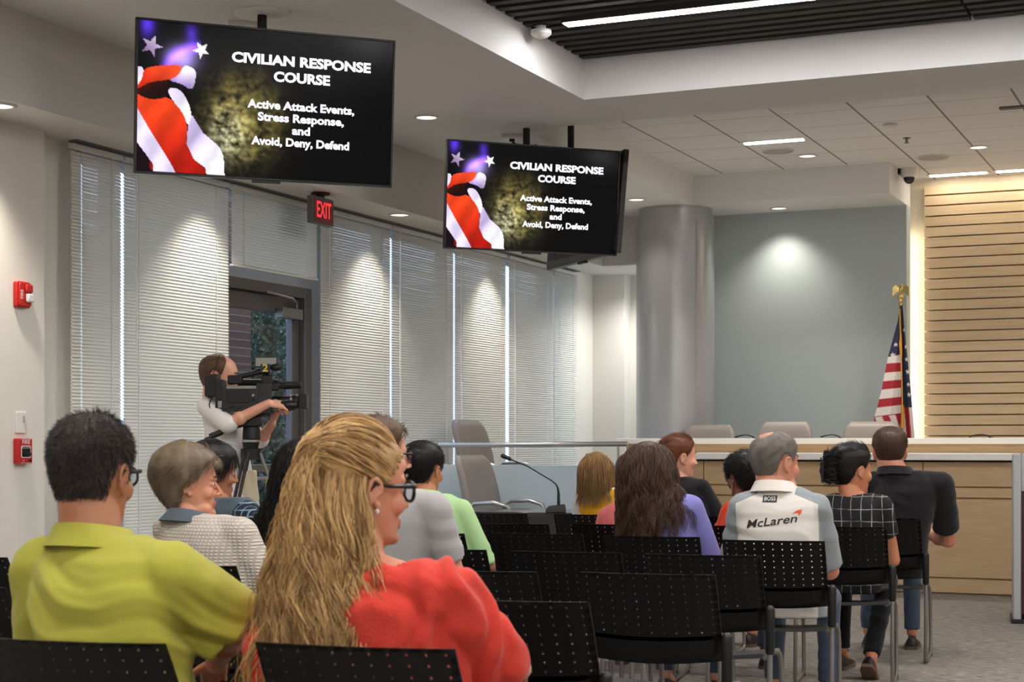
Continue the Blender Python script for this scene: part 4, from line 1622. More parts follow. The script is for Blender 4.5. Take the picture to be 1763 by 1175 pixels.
def remesh(g, voxel, iters=3, lam=0.5):
    """union all the closed shapes in g into one continuous surface"""
    me = bpy.data.meshes.new('tmp')
    me.from_pydata(g.v, [], g.f)
    bm = bmesh.new()
    bm.from_mesh(me)
    bmesh.ops.recalc_face_normals(bm, faces=bm.faces)
    bm.to_mesh(me)
    bm.free()
    o = bpy.data.objects.new('tmp', me)
    C.objects.link(o)
    md = o.modifiers.new('r', 'REMESH')
    md.mode = 'VOXEL'
    md.voxel_size = voxel
    bpy.context.view_layer.update()
    r = bpy.data.meshes.new_from_object(o.evaluated_get(bpy.context.evaluated_depsgraph_get()))
    n = len(r.vertices)
    v = np.empty(n * 3)
    r.vertices.foreach_get('co', v)
    v = v.reshape(-1, 3)
    f = np.array([tuple(p.vertices) for p in r.polygons])
    e = np.empty(len(r.edges) * 2, int)
    r.edges.foreach_get('vertices', e)
    e = e.reshape(-1, 2)
    bpy.data.objects.remove(o, do_unlink=True)
    bpy.data.meshes.remove(me)
    bpy.data.meshes.remove(r)
    deg = np.bincount(e.ravel(), minlength=n)[:, None].astype(float)
    for k in range(iters):
        s = np.zeros_like(v)
        np.add.at(s, e[:, 0], v[e[:, 1]])
        np.add.at(s, e[:, 1], v[e[:, 0]])
        l = lam if k % 2 == 0 else -lam * 0.6
        v = v + l * (s / np.maximum(deg, 1) - v)
    return v, f


def normals(v, f):
    a, b = v[f[:, 2]] - v[f[:, 0]], v[f[:, 3]] - v[f[:, 1]]
    fn = np.cross(a, b)
    n = np.zeros_like(v)
    for k in range(4):
        np.add.at(n, f[:, k], fn)
    return n / np.maximum(np.linalg.norm(n, axis=1, keepdims=True), 1e-12)


def mesh_obj(name, v, f, mats, mi=None, parent=None, smooth=True):
    me = bpy.data.meshes.new(name)
    me.from_pydata(v.tolist() if hasattr(v, 'tolist') else v, [], f.tolist() if hasattr(f, 'tolist') else f)
    for m in (mats if isinstance(mats, (list, tuple)) else [mats]):
        me.materials.append(m)
    if mi is not None:
        me.polygons.foreach_set('material_index', np.asarray(mi, np.int32))
    if smooth:
        me.polygons.foreach_set('use_smooth', [True] * len(me.polygons))
    o = bpy.data.objects.new(name, me)
    C.objects.link(o)
    if parent is not None:
        o.parent = parent
    return o


# head profile: height, front, back, half width (metres, eye level at 0)
HEAD = np.array([
    (-0.118, 0.052, 0.020, 0.016), (-0.113, 0.074, 0.000, 0.032), (-0.100, 0.084, -0.022, 0.046), (-0.080, 0.084, -0.050, 0.056),
    (-0.060, 0.086, -0.070, 0.063), (-0.035, 0.088, -0.086, 0.069), (-0.010, 0.087, -0.097, 0.073), (0.015, 0.093, -0.103, 0.0755),
    (0.040, 0.091, -0.105, 0.0765), (0.065, 0.083, -0.101, 0.074), (0.085, 0.070, -0.089, 0.066), (0.102, 0.046, -0.067, 0.051), (0.112, 0.020, -0.040, 0.032), (0.117, 0.000, -0.018, 0.012)])


def hp(z):
    return (np.interp(z, HEAD[:, 0], HEAD[:, 1]), np.interp(z, HEAD[:, 0], HEAD[:, 2]), np.interp(z, HEAD[:, 0], HEAD[:, 3]))


def head_pt(az, z, t=0.0):
    """surface point of the skull; az 0 = face, + = right; t = offset outwards"""
    fr, bk, hw = hp(z)
    cy, ry = (fr + bk) / 2, (fr - bk) / 2
    p = np.stack([hw * np.sin(az), cy + ry * np.cos(az), z + 0 * az], -1)
    if np.any(t != 0):
        cen = V3(0, -0.01, 0.02)
        d = (p - cen) / V3(0.078, 0.10, 0.13) ** 2
        d = d / np.linalg.norm(d, axis=-1, keepdims=True)
        p = p + d * np.asarray(t)[..., None]
    return p


def add_head(g, H, female=False, jowl=0.0, nose=1.0):
    """H maps head space into the person's space"""
    s0 = len(g.v)
    zs = np.linspace(-0.118, 0.117, 44)
    az = np.linspace(0, 2 * PI, 40, endpoint=False)
    g.loft([[tuple(p) for p in head_pt(az, np.full(40, z))] for z in zs])
    # nose, lips, chin, brow, cheeks
    g.capsule((0, 0.088, 0.006), (0, 0.106 + 0.006 * nose, -0.028), 0.0060, 0.0080, 10, 4)
    g.ellipsoid((0, 0.106 + 0.006 * nose, -0.0335), (0.0090, 0.0095, 0.0072), n=12, m=8)
    for s in (-1, 1):
        g.ellipsoid((s * 0.0105, 0.095, -0.0365), (0.0070, 0.0110, 0.0062), n=10, m=8)
        g.ellipsoid((s * 0.040, 0.058, -0.030), (0.027, 0.024, 0.026), n=12, m=8)
        g.capsule((s * 0.012, 0.090, 0.019), (s * 0.046, 0.073, 0.019), 0.008, 0.007, 10, 4)
        g.capsule((s * 0.016, 0.079, -0.0025), (s * 0.046, 0.066, -0.001), 0.0125, 0.010, 10, 4)
        if jowl:
            g.ellipsoid((s * 0.036, 0.040, -0.086), (0.026 + jowl, 0.034, 0.026), n=12, m=8)
    g.capsule((-0.019, 0.084, -0.066), (0.019, 0.084, -0.066), 0.0055, 0.0055, 10, 4)
    g.capsule((-0.005, 0.088, -0.065), (0.005, 0.088, -0.065), 0.0065, 0.0065, 10, 4)
    g.capsule((-0.016, 0.083, -0.076), (0.016, 0.083, -0.076), 0.0065, 0.0065, 10, 4)
    g.ellipsoid((0, 0.078, -0.100), (0.020, 0.016, 0.015), n=12, m=8)
    if jowl:
        g.ellipsoid((0, 0.035, -0.115), (0.035, 0.045, 0.016 + jowl), n=12, m=8)
    # ears
    for s in (-1, 1):
        rim = []
        for k in range(13):
            a = math.radians(-70 + 270 * k / 12)
            rim.append((s * (0.0785 + 0.009 * (0.6 + 0.4 * math.sin(a))), -0.013 - 0.0155 * math.cos(a) * -1 * -1, -0.005 + 0.026 * math.sin(a)))
        g.tube(rim, 0.0045, 7)
        g.ellipsoid((s * 0.0765, -0.012, -0.006), (0.0075, 0.015, 0.025), n=12, m=8)
        g.ellipsoid((s * 0.0765, -0.003, -0.033), (0.006, 0.008, 0.009), n=10, m=6)
        g.capsule((s * 0.074, 0.0, -0.005), (s * 0.079, -0.004, -0.012), 0.006, 0.005, 8, 3)
    g.xf(H, s0)


def hand(g, wrist, fwd, up, side, s=1.0, curl=0.5):
    """palm and five bent fingers; side = +1 puts the thumb towards fwd x up"""
    w = Vector(wrist)
    f = Vector(fwd).normalized()
    u = Vector(up)
    u = (u - f * u.dot(f)).normalized()
    l = f.cross(u).normalized() * side
    for k in range(4):
        a = (k - 1.5) * 0.019 * s
        g.capsule(w + f * 0.012 * s + l * a * 0.6, w + f * 0.085 * s + l * a, 0.013 * s, 0.0115 * s, 8, 3)
    lens_ = [0.066, 0.080, 0.076, 0.058]
    for k in range(4):
        a = (1.5 - k) * 0.0195 * s
        p = w + f * 0.088 * s + l * a
        ang = curl * 0.5 + 0.04 * k
        for q, fr in enumerate((0.46, 0.30, 0.24)):
            d = f * math.cos(ang) - u * math.sin(ang)
            p2 = p + d * lens_[k] * fr * s
            g.capsule(p, p2, (0.0088 - 0.0009 * q) * s, (0.0082 - 0.0009 * q) * s, 8, 3)
            p = p2
            ang += curl * 0.75
    p = w + f * 0.028 * s + l * 0.026 * s
    d = (f * 0.75 + l * 0.62 - u * 0.18).normalized()
    for q, ln in enumerate((0.042, 0.032, 0.026)):
        p2 = p + d * ln * s
        g.capsule(p, p2, (0.0125 - 0.0018 * q) * s, (0.0108 - 0.0016 * q) * s, 8, 3)
        p = p2
        d = (d + f * 0.35 - l * 0.25 - u * 0.12).normalized()


def torso_rings(rows, n=28, ex=2.4):
    """rows: z, cx, cy, rx, ry"""
    out = []
    for z, cx, cy, rx, ry in rows:
        ring = []
        for i in range(n):
            a = 2 * PI * i / n
            ca, sa = math.cos(a), math.sin(a)
            ring.append((cx + rx * math.copysign(abs(ca) ** (2 / ex), ca), cy + ry * math.copysign(abs(sa) ** (2 / ex), sa), z))
        out.append(ring)
    return out


def strand_mesh(name, pts, r, mat_, parent, seed=1, taper=0.75, flat=1.0):
    """pts N x K x 3 polylines become thin three-sided hairs in one mesh"""
    Nn, K, _ = pts.shape
    rs = np.random.RandomState(seed)
    d = np.gradient(pts, axis=1)
    d /= np.maximum(np.linalg.norm(d, axis=2, keepdims=True), 1e-9)
    ref = rs.normal(size=(Nn, 1, 3))
    a = ref - d * (ref * d).sum(2, keepdims=True)
    a /= np.maximum(np.linalg.norm(a, axis=2, keepdims=True), 1e-9)
    b = np.cross(d, a)
    rad = r * (1 - taper * np.linspace(0, 1, K) ** 2.0)[None, :, None] * (0.7 + 0.6 * rs.rand(Nn, 1, 1))
    ring = [pts + rad * (a * math.cos(q) + b * math.sin(q)) for q in (0, 2 * PI / 3, 4 * PI / 3)]
    v = np.stack(ring, 2).reshape(-1, 3)
    i = (np.arange(Nn)[:, None] * K + np.arange(K - 1)[None]) * 3
    fs = []
    for q in range(3):
        q2 = (q + 1) % 3
        fs.append(np.stack([i + q, i + q2, i + 3 + q2, i + 3 + q], -1).reshape(-1, 4))
    f = np.concatenate(fs)
    o = mesh_obj(name, v, f, mat_, None, parent)
    at_ = o.data.attributes.new('tone', 'FLOAT', 'POINT')
    at_.data.foreach_set('value', np.repeat(rs.rand(Nn), K * 3))
    return o


def hair_mat(name, dark, light, rough=0.5, tint=None, tz=None):
    m, nt, b = newmat(name)
    a = N(nt, 'ShaderNodeAttribute')
    a.attribute_name = 'tone'
    n = N(nt, 'ShaderNodeTexNoise')
    n.inputs['Scale'].default_value = 26
    n.inputs['Detail'].default_value = 4
    nt.links.new(texco(nt, (1, 1, 0.25)), n.inputs['Vector'])
    mx = N(nt, 'ShaderNodeMath', operation='ADD')
    nt.links.new(a.outputs['Fac'], mx.inputs[0])
    nt.links.new(n.outputs['Fac'], mx.inputs[1])
    hf = N(nt, 'ShaderNodeMath', operation='MULTIPLY')
    hf.inputs[1].default_value = 0.5
    nt.links.new(mx.outputs[0], hf.inputs[0])
    nt.links.new(ramp(nt, hf.outputs[0], [(0.22, dark), (0.75, light)]), b.inputs['Base Color'])
    b.inputs['Roughness'].default_value = rough
    b.inputs['Specular IOR Level'].default_value = 0.35
    b.inputs['Anisotropic'].default_value = 0.4
    return m


def skin_mat(name, col, red=0.18):
    m, nt, b = newmat(name)
    n = N(nt, 'ShaderNodeTexNoise')
    n.inputs['Scale'].default_value = 14
    n.inputs['Detail'].default_value = 5
    nt.links.new(texco(nt), n.inputs['Vector'])
    lo = (col[0], col[1] * (1 - red), col[2] * (1 - red * 1.2), 1)
    nt.links.new(ramp(nt, n.outputs['Fac'], [(0.35, lo), (0.65, col)]), b.inputs['Base Color'])
    b.inputs['Roughness'].default_value = 0.5
    b.inputs['Subsurface Weight'].default_value = 0.12
    b.inputs['Subsurface Radius'].default_value = (0.012, 0.005, 0.003)
    b.inputs['Subsurface Scale'].default_value = 0.6
    return m


SK_FAIR = skin_mat('fair skin', c(226, 172, 144))
SK_TAN = skin_mat('tanned skin', c(182, 126, 94))
SK_WARM = skin_mat('warm skin', c(206, 142, 104))
SK_BROWN = skin_mat('brown skin', c(134, 88, 62))
SK_OLD = skin_mat('ruddy skin', c(214, 154, 124))
M_lip = mat('lip', c(188, 116, 102), 0.45)
M_eye = mat('eye white', c(214, 208, 202), 0.2)
M_iris = mat('dark iris', c(46, 36, 30), 0.15)
M_frame = mat('black spectacle frame', c(16, 14, 14), 0.25)
M_speclens = glass_mat()
M_speclens.name = 'spectacle lens'


def fabric(name, col, rough=0.85, bump=0.25, bscale=420, var=0.05):
    return mat(name, col, rough, bump=bump, bscale=bscale, var=var, vscale=6, spec=0.2, sheen=0.15)


# hairline tables: azimuth degrees from the face -> lowest height that carries hair
HL_MALE = [(0, 0.070), (28, 0.064), (48, 0.052), (60, 0.030), (68, 0.005), (80, -0.018), (86, 0.018), (100, 0.022), (110, 0.0), (122, -0.045), (150, -0.072), (180, -0.078)]
HL_BOB = [(0, 0.066), (30, 0.056), (55, 0.030), (70, 0.0), (84, -0.012), (96, -0.014), (108, -0.045), (125, -0.075), (150, -0.092), (180, -0.095)]
HL_UP = [(0, 0.070), (30, 0.064), (52, 0.046), (66, 0.022), (80, -0.004), (88, 0.014), (102, 0.012), (114, -0.03), (140, -0.07), (180, -0.082)]
HL_LONG = [(0, 0.070), (30, 0.062), (52, 0.042), (66, 0.012), (80, -0.03), (95, -0.05), (110, -0.075), (140, -0.095), (180, -0.1)]


def hl(table, azdeg):
    return np.interp(np.abs(azdeg), [a for a, _ in table], [b for _, b in table])


def scalp_shell(name, H, table, mat_, parent, T, nape=0.004, volume=None, seed=0, zmin=-0.108):
    """close hair as a solid cap: thickness grows from the hairline to T on the crown"""
    naz, nz = 72, 46
    az = np.linspace(-PI, PI, naz, endpoint=False)
    zs = np.concatenate([np.linspace(zmin, 0.09, nz - 12), np.linspace(0.093, 0.1169, 12)])
    rings = []
    for z in zs:
        low = hl(table, np.degrees(az))
        k = np.clip((z - low) / 0.022, 0, 1)
        k = k * k * (3 - 2 * k)
        hgt = np.clip((z + 0.08) / 0.16, 0, 1)
        t = -0.006 + k * (0.006 + nape + (T - nape) * hgt)
        if volume is not None:
            t = t + k * volume(az, z)
        nn = np.array([noise.noise(Vector((math.sin(a) * 5, math.cos(a) * 5, z * 45 + seed))) for a in az])
        t = t + k * 0.0016 * nn
        rings.append(head_pt(az, np.full(naz, z), t))
    g = G()
    g.loft([[tuple(p) for p in r] for r in rings])
    g.xf(H)
    o = g.build(name, mat_, parent, smooth=80)
    at_ = o.data.attributes.new('tone', 'FLOAT', 'POINT')
    at_.data.foreach_set('value', np.full(len(o.data.vertices), 0.35))
    return o


def Happly(H, p):
    A = np.array(H)
    return p @ A[:3, :3].T + A[:3, 3]


def scalp_roots(table, n, rs, T, nape=0.003, zmin=-0.1, extra=0.0, volume=None):
    out = []
    while len(out) < n:
        z = rs.uniform(zmin, 0.1165, n * 3)
        az = rs.uniform(-PI, PI, n * 3)
        keep = (z > hl(table, np.degrees(az)) + 0.004 + extra) & (rs.rand(n * 3) < np.clip(hp(z)[2] / 0.077, 0.15, 1))
        z, az = z[keep], az[keep]
        hgt = np.clip((z + 0.08) / 0.16, 0, 1)
        t = nape + (T - nape) * hgt
        if volume is not None:
            t = t + volume(az, z)
        out.extend(zip(az, z, t))
    a = np.array(out[:n])
    return a[:, 0], a[:, 1], a[:, 2]


def short_hair(H, table, mat_, parent, T=0.012, length=0.018, n=3500, seed=1, flow=(0, -0.6, -0.5), lift=0.5, r=0.0006, volume=None, nape=0.003, curl=0.0, shell=True):
    rs = np.random.RandomState(seed)
    base = scalp_shell('hair', H, table, mat_, parent, T, nape, volume, seed) if shell else parent
    az, z, t = scalp_roots(table, n, rs, T, nape, volume=volume)
    if volume is not None:                      # thinning hair: sparse single hairs over the bare scalp
        keep = rs.rand(n) < np.clip((t + 0.006) / 0.009, 0.10, 1)
        az, z, t = az[keep], z[keep], t[keep]
        n = len(az)
        t = np.maximum(t, 0.0035)
    p0 = head_pt(az, z, t - 0.003)
    p1 = head_pt(az, z, t + 0.01)
    nrm = (p1 - p0) / np.linalg.norm(p1 - p0, axis=1, keepdims=True)
    fl = np.array(flow, float)[None] + rs.normal(0, 0.22, (n, 3))
    fl = fl - nrm * (fl * nrm).sum(1, keepdims=True)
    d = fl + nrm * lift
    d /= np.linalg.norm(d, axis=1, keepdims=True)
    L = length * (0.5 + 0.5 * np.clip((z + 0.09) / 0.17, 0.1, 1)) * (0.6 + 0.7 * rs.rand(n))
    K = 4
    pts = []
    for k in range(K):
        s = k / (K - 1)
        q = p0 + d * (L * s)[:, None] - nrm * (L * 0.25 * s * s)[:, None]
        if curl:
            q = q + rs.normal(0, curl, (n, 3)) * s
        pts.append(q)
    pts = Happly(H, np.stack(pts, 1))
    return base, strand_mesh('hair_strands', pts, r, mat_, base if base is not parent else parent, seed)


def grow(H, roots, dirs, L, K, body, G0=None, Gr=0.03, stiff=0.80, layer=None, seed=0, wave=0.0, wlen=0.11, wrand=1.0, clumps=0, clump_pull=0.6, gath_speed=0.5, grav=(0, 0, -1), hcol=1.0, fall=None):
    """hairs fall from the scalp, slide over the head and shoulders. roots, dirs in head space; body: ellipsoids in person space"""
    rs = np.random.RandomState(seed)
    n = len(roots)
    A = np.array(H)
    s_ = np.linalg.norm(A[:3, 0])
    Ai = np.linalg.inv(A)
    p = Happly(H, roots)
    d = dirs @ A[:3, :3].T
    d /= np.maximum(np.linalg.norm(d, axis=1, keepdims=True), 1e-9)
    layer = rs.rand(n) * 0.02 if layer is None else layer
    step = (L / (K - 1))[:, None] * s_
    out = [p.copy()]
    reached = np.zeros(n, bool) if G0 is not None else np.ones(n, bool)
    gp = Happly(H, np.array([G0]))[0] if G0 is not None else None
    grav = np.array(grav, float)
    if grav.ndim == 1:
        grav = np.tile(grav, (n, 1))
    for k in range(K - 1):
        tgt = grav.copy()
        st = np.full((n, 1), stiff)
        if gp is not None:
            dv = gp - p
            dist = np.linalg.norm(dv, axis=1)
            reached |= dist < Gr
            nr = ~reached
            tgt[nr] = dv[nr] / np.maximum(dist[nr], 1e-6)[:, None]
            st[nr] = gath_speed
            if fall is not None:
                st[reached] = fall
        d = d * st + tgt * (1 - st) + rs.normal(0, 0.03, (n, 3))
        d /= np.linalg.norm(d, axis=1, keepdims=True)
        q = p + d * step
        # keep outside head
        qh = q @ Ai[:3, :3].T + Ai[:3, 3]
        cen = V3(0, -0.008, 0.0)
        rad = V3(0.079, 0.102, 0.119)[None] * hcol + layer[:, None] * min(1.0, k / 7 + 0.1)
        e = (qh - cen) / rad
        m = np.linalg.norm(e, axis=1)
        ins = (m < 1)
        qh[ins] = cen + (e[ins] / np.maximum(m[ins], 1e-6)[:, None]) * rad[ins]
        q = qh @ A[:3, :3].T + A[:3, 3]
        for bc, br in body:
            bc, brr = np.array(bc, float), np.array(br, float)[None] + layer[:, None]
            e = (q - bc) / brr
            m = np.linalg.norm(e, axis=1)
            ins = m < 1
            q[ins] = bc + e[ins] / np.maximum(m[ins], 1e-6)[:, None] * brr[ins]
        nd = q - p
        nl = np.maximum(np.linalg.norm(nd, axis=1, keepdims=True), 1e-9)
        d = nd / nl
        p = q
        out.append(p.copy())
    pts = np.stack(out, 1)
    S = np.linspace(0, 1, K)[None, :, None]
    if clumps:
        ci = rs.choice(n, clumps, replace=False)
        mid = pts[:, K // 2]
        dist = ((mid[:, None] - mid[ci][None]) ** 2).sum(2)
        who = dist.argmin(1)
        guide = pts[ci][who]
        pull = clump_pull * np.clip(S * 1.6, 0, 1) * (0.7 + 0.3 * rs.rand(n, 1, 1))
        pts = pts * (1 - pull) + guide * pull
        ph = rs.rand(clumps)[who] * 2 * PI
        ph2 = rs.rand(clumps)[who] * 2 * PI
        ws = (0.75 + 0.5 * rs.rand(clumps))[who]
    else:
        ph, ph2, ws = rs.rand(n) * 2 * PI * wrand, rs.rand(n) * 2 * PI * wrand, np.ones(n)
    if wave:
        arcl = (S[..., 0] * L[:, None])
        env = np.clip(S[..., 0] * 2.2, 0, 1)
        w1 = np.sin(arcl / (wlen * ws[:, None]) * 2 * PI + ph[:, None] + rs.normal(0, 0.25, (n, 1)))
        w2 = np.cos(arcl / (wlen * ws[:, None]) * 2 * PI + ph2[:, None])
        pts[..., 0] += wave * env * w1
        pts[..., 1] += wave * 0.7 * env * w2
    return pts


def glasses(H, parent, big=1.0, th=1.0):
    t = bpy.data.objects.new('spectacles', None)
    C.objects.link(t)
    t.parent = parent
    g = G()
    for s in (-1, 1):
        pts = [(s * 0.034 + 0.026 * big * math.cos(a) * (1 if abs(math.cos(a)) < .8 else 1.0), 0.102 - 0.010 * (abs(0.034 * s + 0.026 * math.cos(a)) / 0.06) ** 2, -0.004 + 0.019 * big * math.copysign(abs(math.sin(a)) ** 0.75, math.sin(a))) for a in np.linspace(0, 2 * PI, 21)]
        g.tube(pts, 0.0022 * th, 6)
        g.tube([(s * 0.060, 0.094, 0.006), (s * 0.074, 0.080, 0.007), (s * 0.0825, 0.02, 0.006), (s * 0.0845, -0.012, 0.010), (s * 0.083, -0.030, -0.012)], [0.0032 * th, 0.0032 * th, 0.0024 * th, 0.0022 * th, 0.0022], 6)
    g.tube([(-0.009, 0.107, 0.002), (0, 0.110, 0.004), (0.009, 0.107, 0.002)], 0.002, 6)
    g.xf(H)
    g.build('spectacle_frame', M_frame, t, smooth=60)
    for s in (-1, 1):
        g = G()
        vs = [(s * 0.034 + 0.0245 * big * math.cos(a), 0.1015 - 0.009 * (abs(0.034 * s + 0.0245 * math.cos(a)) / 0.06) ** 2, -0.004 + 0.0178 * big * math.copysign(abs(math.sin(a)) ** 0.75, math.sin(a))) for a in np.linspace(0, 2 * PI, 20, endpoint=False)]
        g.add(vs, [tuple(range(20))])
        g.xf(H)
        g.build('lens', M_speclens, t, fix=False, smooth=0)
    return t


def folds(v, n, seed, amp, horiz=1.0):
    """cloth creases pushed along the normal"""
    out = np.zeros(len(v))
    for i, p in enumerate(v):
        w_ = noise.noise(Vector((p[0] * 5 + seed, p[1] * 5, p[2] * 5)))
        w2 = noise.noise(Vector((p[0] * 11, p[1] * 11 + seed, p[2] * 11)))
        a = math.sin(p[2] * 62 * horiz + p[0] * 16 + 5.5 * w_ + seed)
        msk = max(0.0, noise.noise(Vector((p[0] * 4.2, p[1] * 4.2 + 7 + seed, p[2] * 4.2))) + 0.25)
        out[i] = a * abs(a) * msk + 0.35 * w2
    return v + n * (out * amp)[:, None]


# ------------------------------------------------------------------ one person


def person(P):
    """P: placement, pose, build, clothes. Local space: origin on the floor under the hips, +Y = chest direction"""
    yaw = math.radians(P.get('yaw', 5))
    X, Y = P['loc']
    T = P['top']                                   # height of the top of the skull
    s = P.get('hs', 1.0) * 1.13                           # head scale
    fem = P.get('female', False)
    shw = P.get('shw', 0.20)                       # half width to the outside of the shoulders
    bulk = P.get('bulk', 1.0)
    lean = P.get('lean', 0.0)                      # forward offset of the shoulders
    side = P.get('side', 0.0)                      # sideways offset of the shoulders
    sit = P.get('sit', True)
    vox = P.get('vox', 0.006)
    hx, hy = P.get('head', (side, lean + 0.02))
    hip_z = 0.535 if sit else P.get('hipz', 0.93)
    eye_z = T - 0.117 * s * P.get('hz', 1.0)
    zn = eye_z - P.get('necklen', 0.10) * s                         # base of the neck
    zs = zn - P.get('drop', 0.085)                 # shoulder joint
    # head matrix
    hy_, hp_, hr_ = [math.radians(a) for a in P.get('look', (0, 0, 0))]
    H = Matrix.Translation((hx, hy, eye_z)) @ Matrix.Rotation(hy_ - yaw, 4, 'Z') @ Matrix.Rotation(hp_, 4, 'X') @ Matrix.Rotation(hr_, 4, 'Y') @ Matrix.Diagonal((s, s, s * P.get('hz', 1.0), 1))
    # joints
    J = {}
    for q, sg in (('r', 1), ('l', -1)):
        J['sh' + q] = V3(side + sg * (shw - 0.062), lean - 0.005, zs - 0.012)
        if sit:
            J['el' + q] = V3(side * 0.6 + sg * (shw + 0.015), lean * 0.6 + 0.09, zs - 0.285)
            J['wr' + q] = V3(sg * 0.13, lean * 0.3 + 0.29, 0.655)
            J['kn' + q] = V3(sg * 0.13, 0.45, 0.515)
            J['an' + q] = V3(sg * 0.13, 0.42, 0.10)
            J['hi' + q] = V3(sg * 0.095, 0.02, hip_z)
        else:
            J['el' + q] = V3(side + sg * (shw + 0.03), lean, zs - 0.29)
            J['wr' + q] = V3(side + sg * (shw + 0.03), lean + 0.05, zs - 0.53)
            J['hi' + q] = V3(sg * 0.09, 0.0, hip_z)
            J['kn' + q] = V3(sg * 0.10, 0.03, 0.50)
            J['an' + q] = V3(sg * 0.11, 0.0, 0.10)
    for k, v in P.get('J', {}).items():
        J[k] = V3(*v)
    skin = P['skin']
    zb = hip_z - 0.07

    # ---------------- body: one continuous skin
    g = G()
    add_head(g, H, fem, P.get('jowl', 0.0), P.get('nose', 0.3 if fem else 0.8))
    nb = V3(side * 0.4 + hx * 0.6, lean - 0.012, zn - 0.015)
    hn = Happly(H, np.array([[0, -0.022, -0.055]]))[0]
    nr = (0.050 if fem else 0.060) * s * P.get('neck', 1.0)
    g.capsule(tuple(hn), tuple(nb + V3(0, 0, -0.05)), nr * 0.98, nr * 1.08, 18, 5)
    g.capsule(tuple(Happly(H, np.array([[0, 0.03, -0.098]]))[0]), tuple(nb + V3(0, 0.035, -0.02)), 0.026 * s, 0.035 * s, 14, 4)
    rows = []
    for f_, rx, ry in ((0.0, 0.135, 0.085), (0.35, 0.12, 0.08), (0.7, 0.135, 0.085), (0.92, shw * 0.62, 0.07), (1.0, 0.07, 0.05)):
        rows.append((zb + (zn - 0.02 - zb) * f_, side * f_, lean * f_, rx, ry))
    g.loft(torso_rings(rows))
    for q in 'rl':
        g.capsule(tuple(nb + V3(0, 0, -0.02)), tuple(J['sh' + q]), 0.045, 0.048, 14, 4)
        g.capsule(tuple(J['sh' + q]), tuple(J['el' + q]), 0.046 * bulk, 0.038 * bulk, 14, 5)
        g.capsule(tuple(J['el' + q]), tuple(J['wr' + q]), 0.039 * bulk, 0.026 * bulk ** 0.5, 14, 5)
        m = J['el' + q] * 0.7 + J['wr' + q] * 0.3
        g.ellipsoid(tuple(m), (0.042 * bulk,) * 3)
        wd = J['wr' + q] - J['el' + q]
        wd = wd / np.linalg.norm(wd)
        hd = P.get('hand' + q)
        sg = 1 if q == 'r' else -1
        if hd is None:
            fw = V3(-sg * 0.55, 0.75, -0.25) if sit else wd
            hand(g, tuple(J['wr' + q]), tuple(fw), (0, -0.2, 1) if sit else (sg, 0, 0.1), 1 if (q == 'l') == sit else -1, 0.94 if fem else 1.0, 0.45)
        else:
            hand(g, tuple(J['wr' + q]), *hd)
        g.capsule(tuple(J['hi' + q]), tuple(J['kn' + q]), 0.055, 0.046, 12, 4)
        g.capsule(tuple(J['kn' + q]), tuple(J['an' + q]), 0.045, 0.033, 12, 4)
        fd = P.get('footdir' + q, (0, 1, 0))
        g.capsule(tuple(J['an' + q]), tuple(J['an' + q] + V3(*fd) * 0.12 + V3(0, 0, -0.055)), 0.030, 0.024, 10, 4)
    v, f = remesh(g, vox, 4)
    hv = (v - np.array(H)[:3, 3]) @ np.linalg.inv(np.array(H)[:3, :3]).T
    fc = hv[f].mean(1)
    lips = (np.abs(fc[:, 0]) < 0.024) & (fc[:, 1] > 0.0835 - 0.25 * np.abs(fc[:, 0])) & (fc[:, 2] > -0.0815) & (fc[:, 2] < -0.0605)
    body = mesh_obj('person', v, f, [skin, P.get('lip', M_lip)], lips.astype(int))
    body.location = (X, Y, 0)
    body.rotation_euler = (0, 0, yaw)
    tag(body, P['label'], 'person', P.get('group'))
    # eyes and brows
    for sg in (-1, 1):
        g = G()
        g.ellipsoid((sg * 0.031, 0.0732, -0.001), (0.0118, 0.0118, 0.0105), n=16, m=10)
        g.cur = 1
        g.ellipsoid((sg * 0.0315, 0.0822, -0.001), (0.0055, 0.004, 0.0055), n=12, m=8)
        g.xf(H)
        if P.get('face', True):
            g.build('eye', [M_eye, M_iris], body, smooth=80)
    if P.get('face', True) and 'hairmat' in P:
        for sg in (-1, 1):
            g = G()
            g.tube([(sg * 0.014, 0.0975, 0.0235), (sg * 0.030, 0.0925, 0.029), (sg * 0.048, 0.0795, 0.024)], [0.0028, 0.003, 0.0014], 6)
            g.xf(H)
            bo = g.build('eyebrow', P['hairmat'], body, smooth=80)

    # ---------------- upper garment
    off = P.get('loose', 0.016)
    g = G()
    ch = P.get('chest', 0.118) * bulk
    rows = P.get('rows')
    if rows is None:
        sb = P.get('belly', 0.118) * bulk
        W = shw
        rows = [(0.00, W * 0.86 * P.get('hipw', 1.0), 0.115 * bulk), (0.18, W * 0.84 * P.get('hipw', 1.0), sb), (0.40, W * 0.78 * P.get('waist', 1.0), sb), (0.62, W * 0.80, ch), (0.80, W * 0.84, ch * 0.98), (0.905, W * 0.80, ch * 0.84), (0.965, W * 0.58, ch * 0.66), (1.0, W * 0.36, ch * 0.55)]
    zt = zn - 0.004
    hunch = P.get('hunch', 0.0)
    tr = [(zb + (zt - zb) * f_, side * f_, lean * f_ + 0.01 - hunch * math.sin(f_ * PI) , rx, ry) for f_, rx, ry in rows]
    g.loft(torso_rings(tr))
    if fem and P.get('bust', 0.02):
        for sg in (-1, 1):
            g.ellipsoid((side * 0.7 + sg * 0.075, lean * 0.7 + ch * 0.75, zb + (zt - zb) * 0.66), (0.075, 0.06 + P.get('bust', 0.02), 0.075))
    sl = P.get('sleeve', 0.62)
    arm_r = P.get('armr', 0.060) * bulk
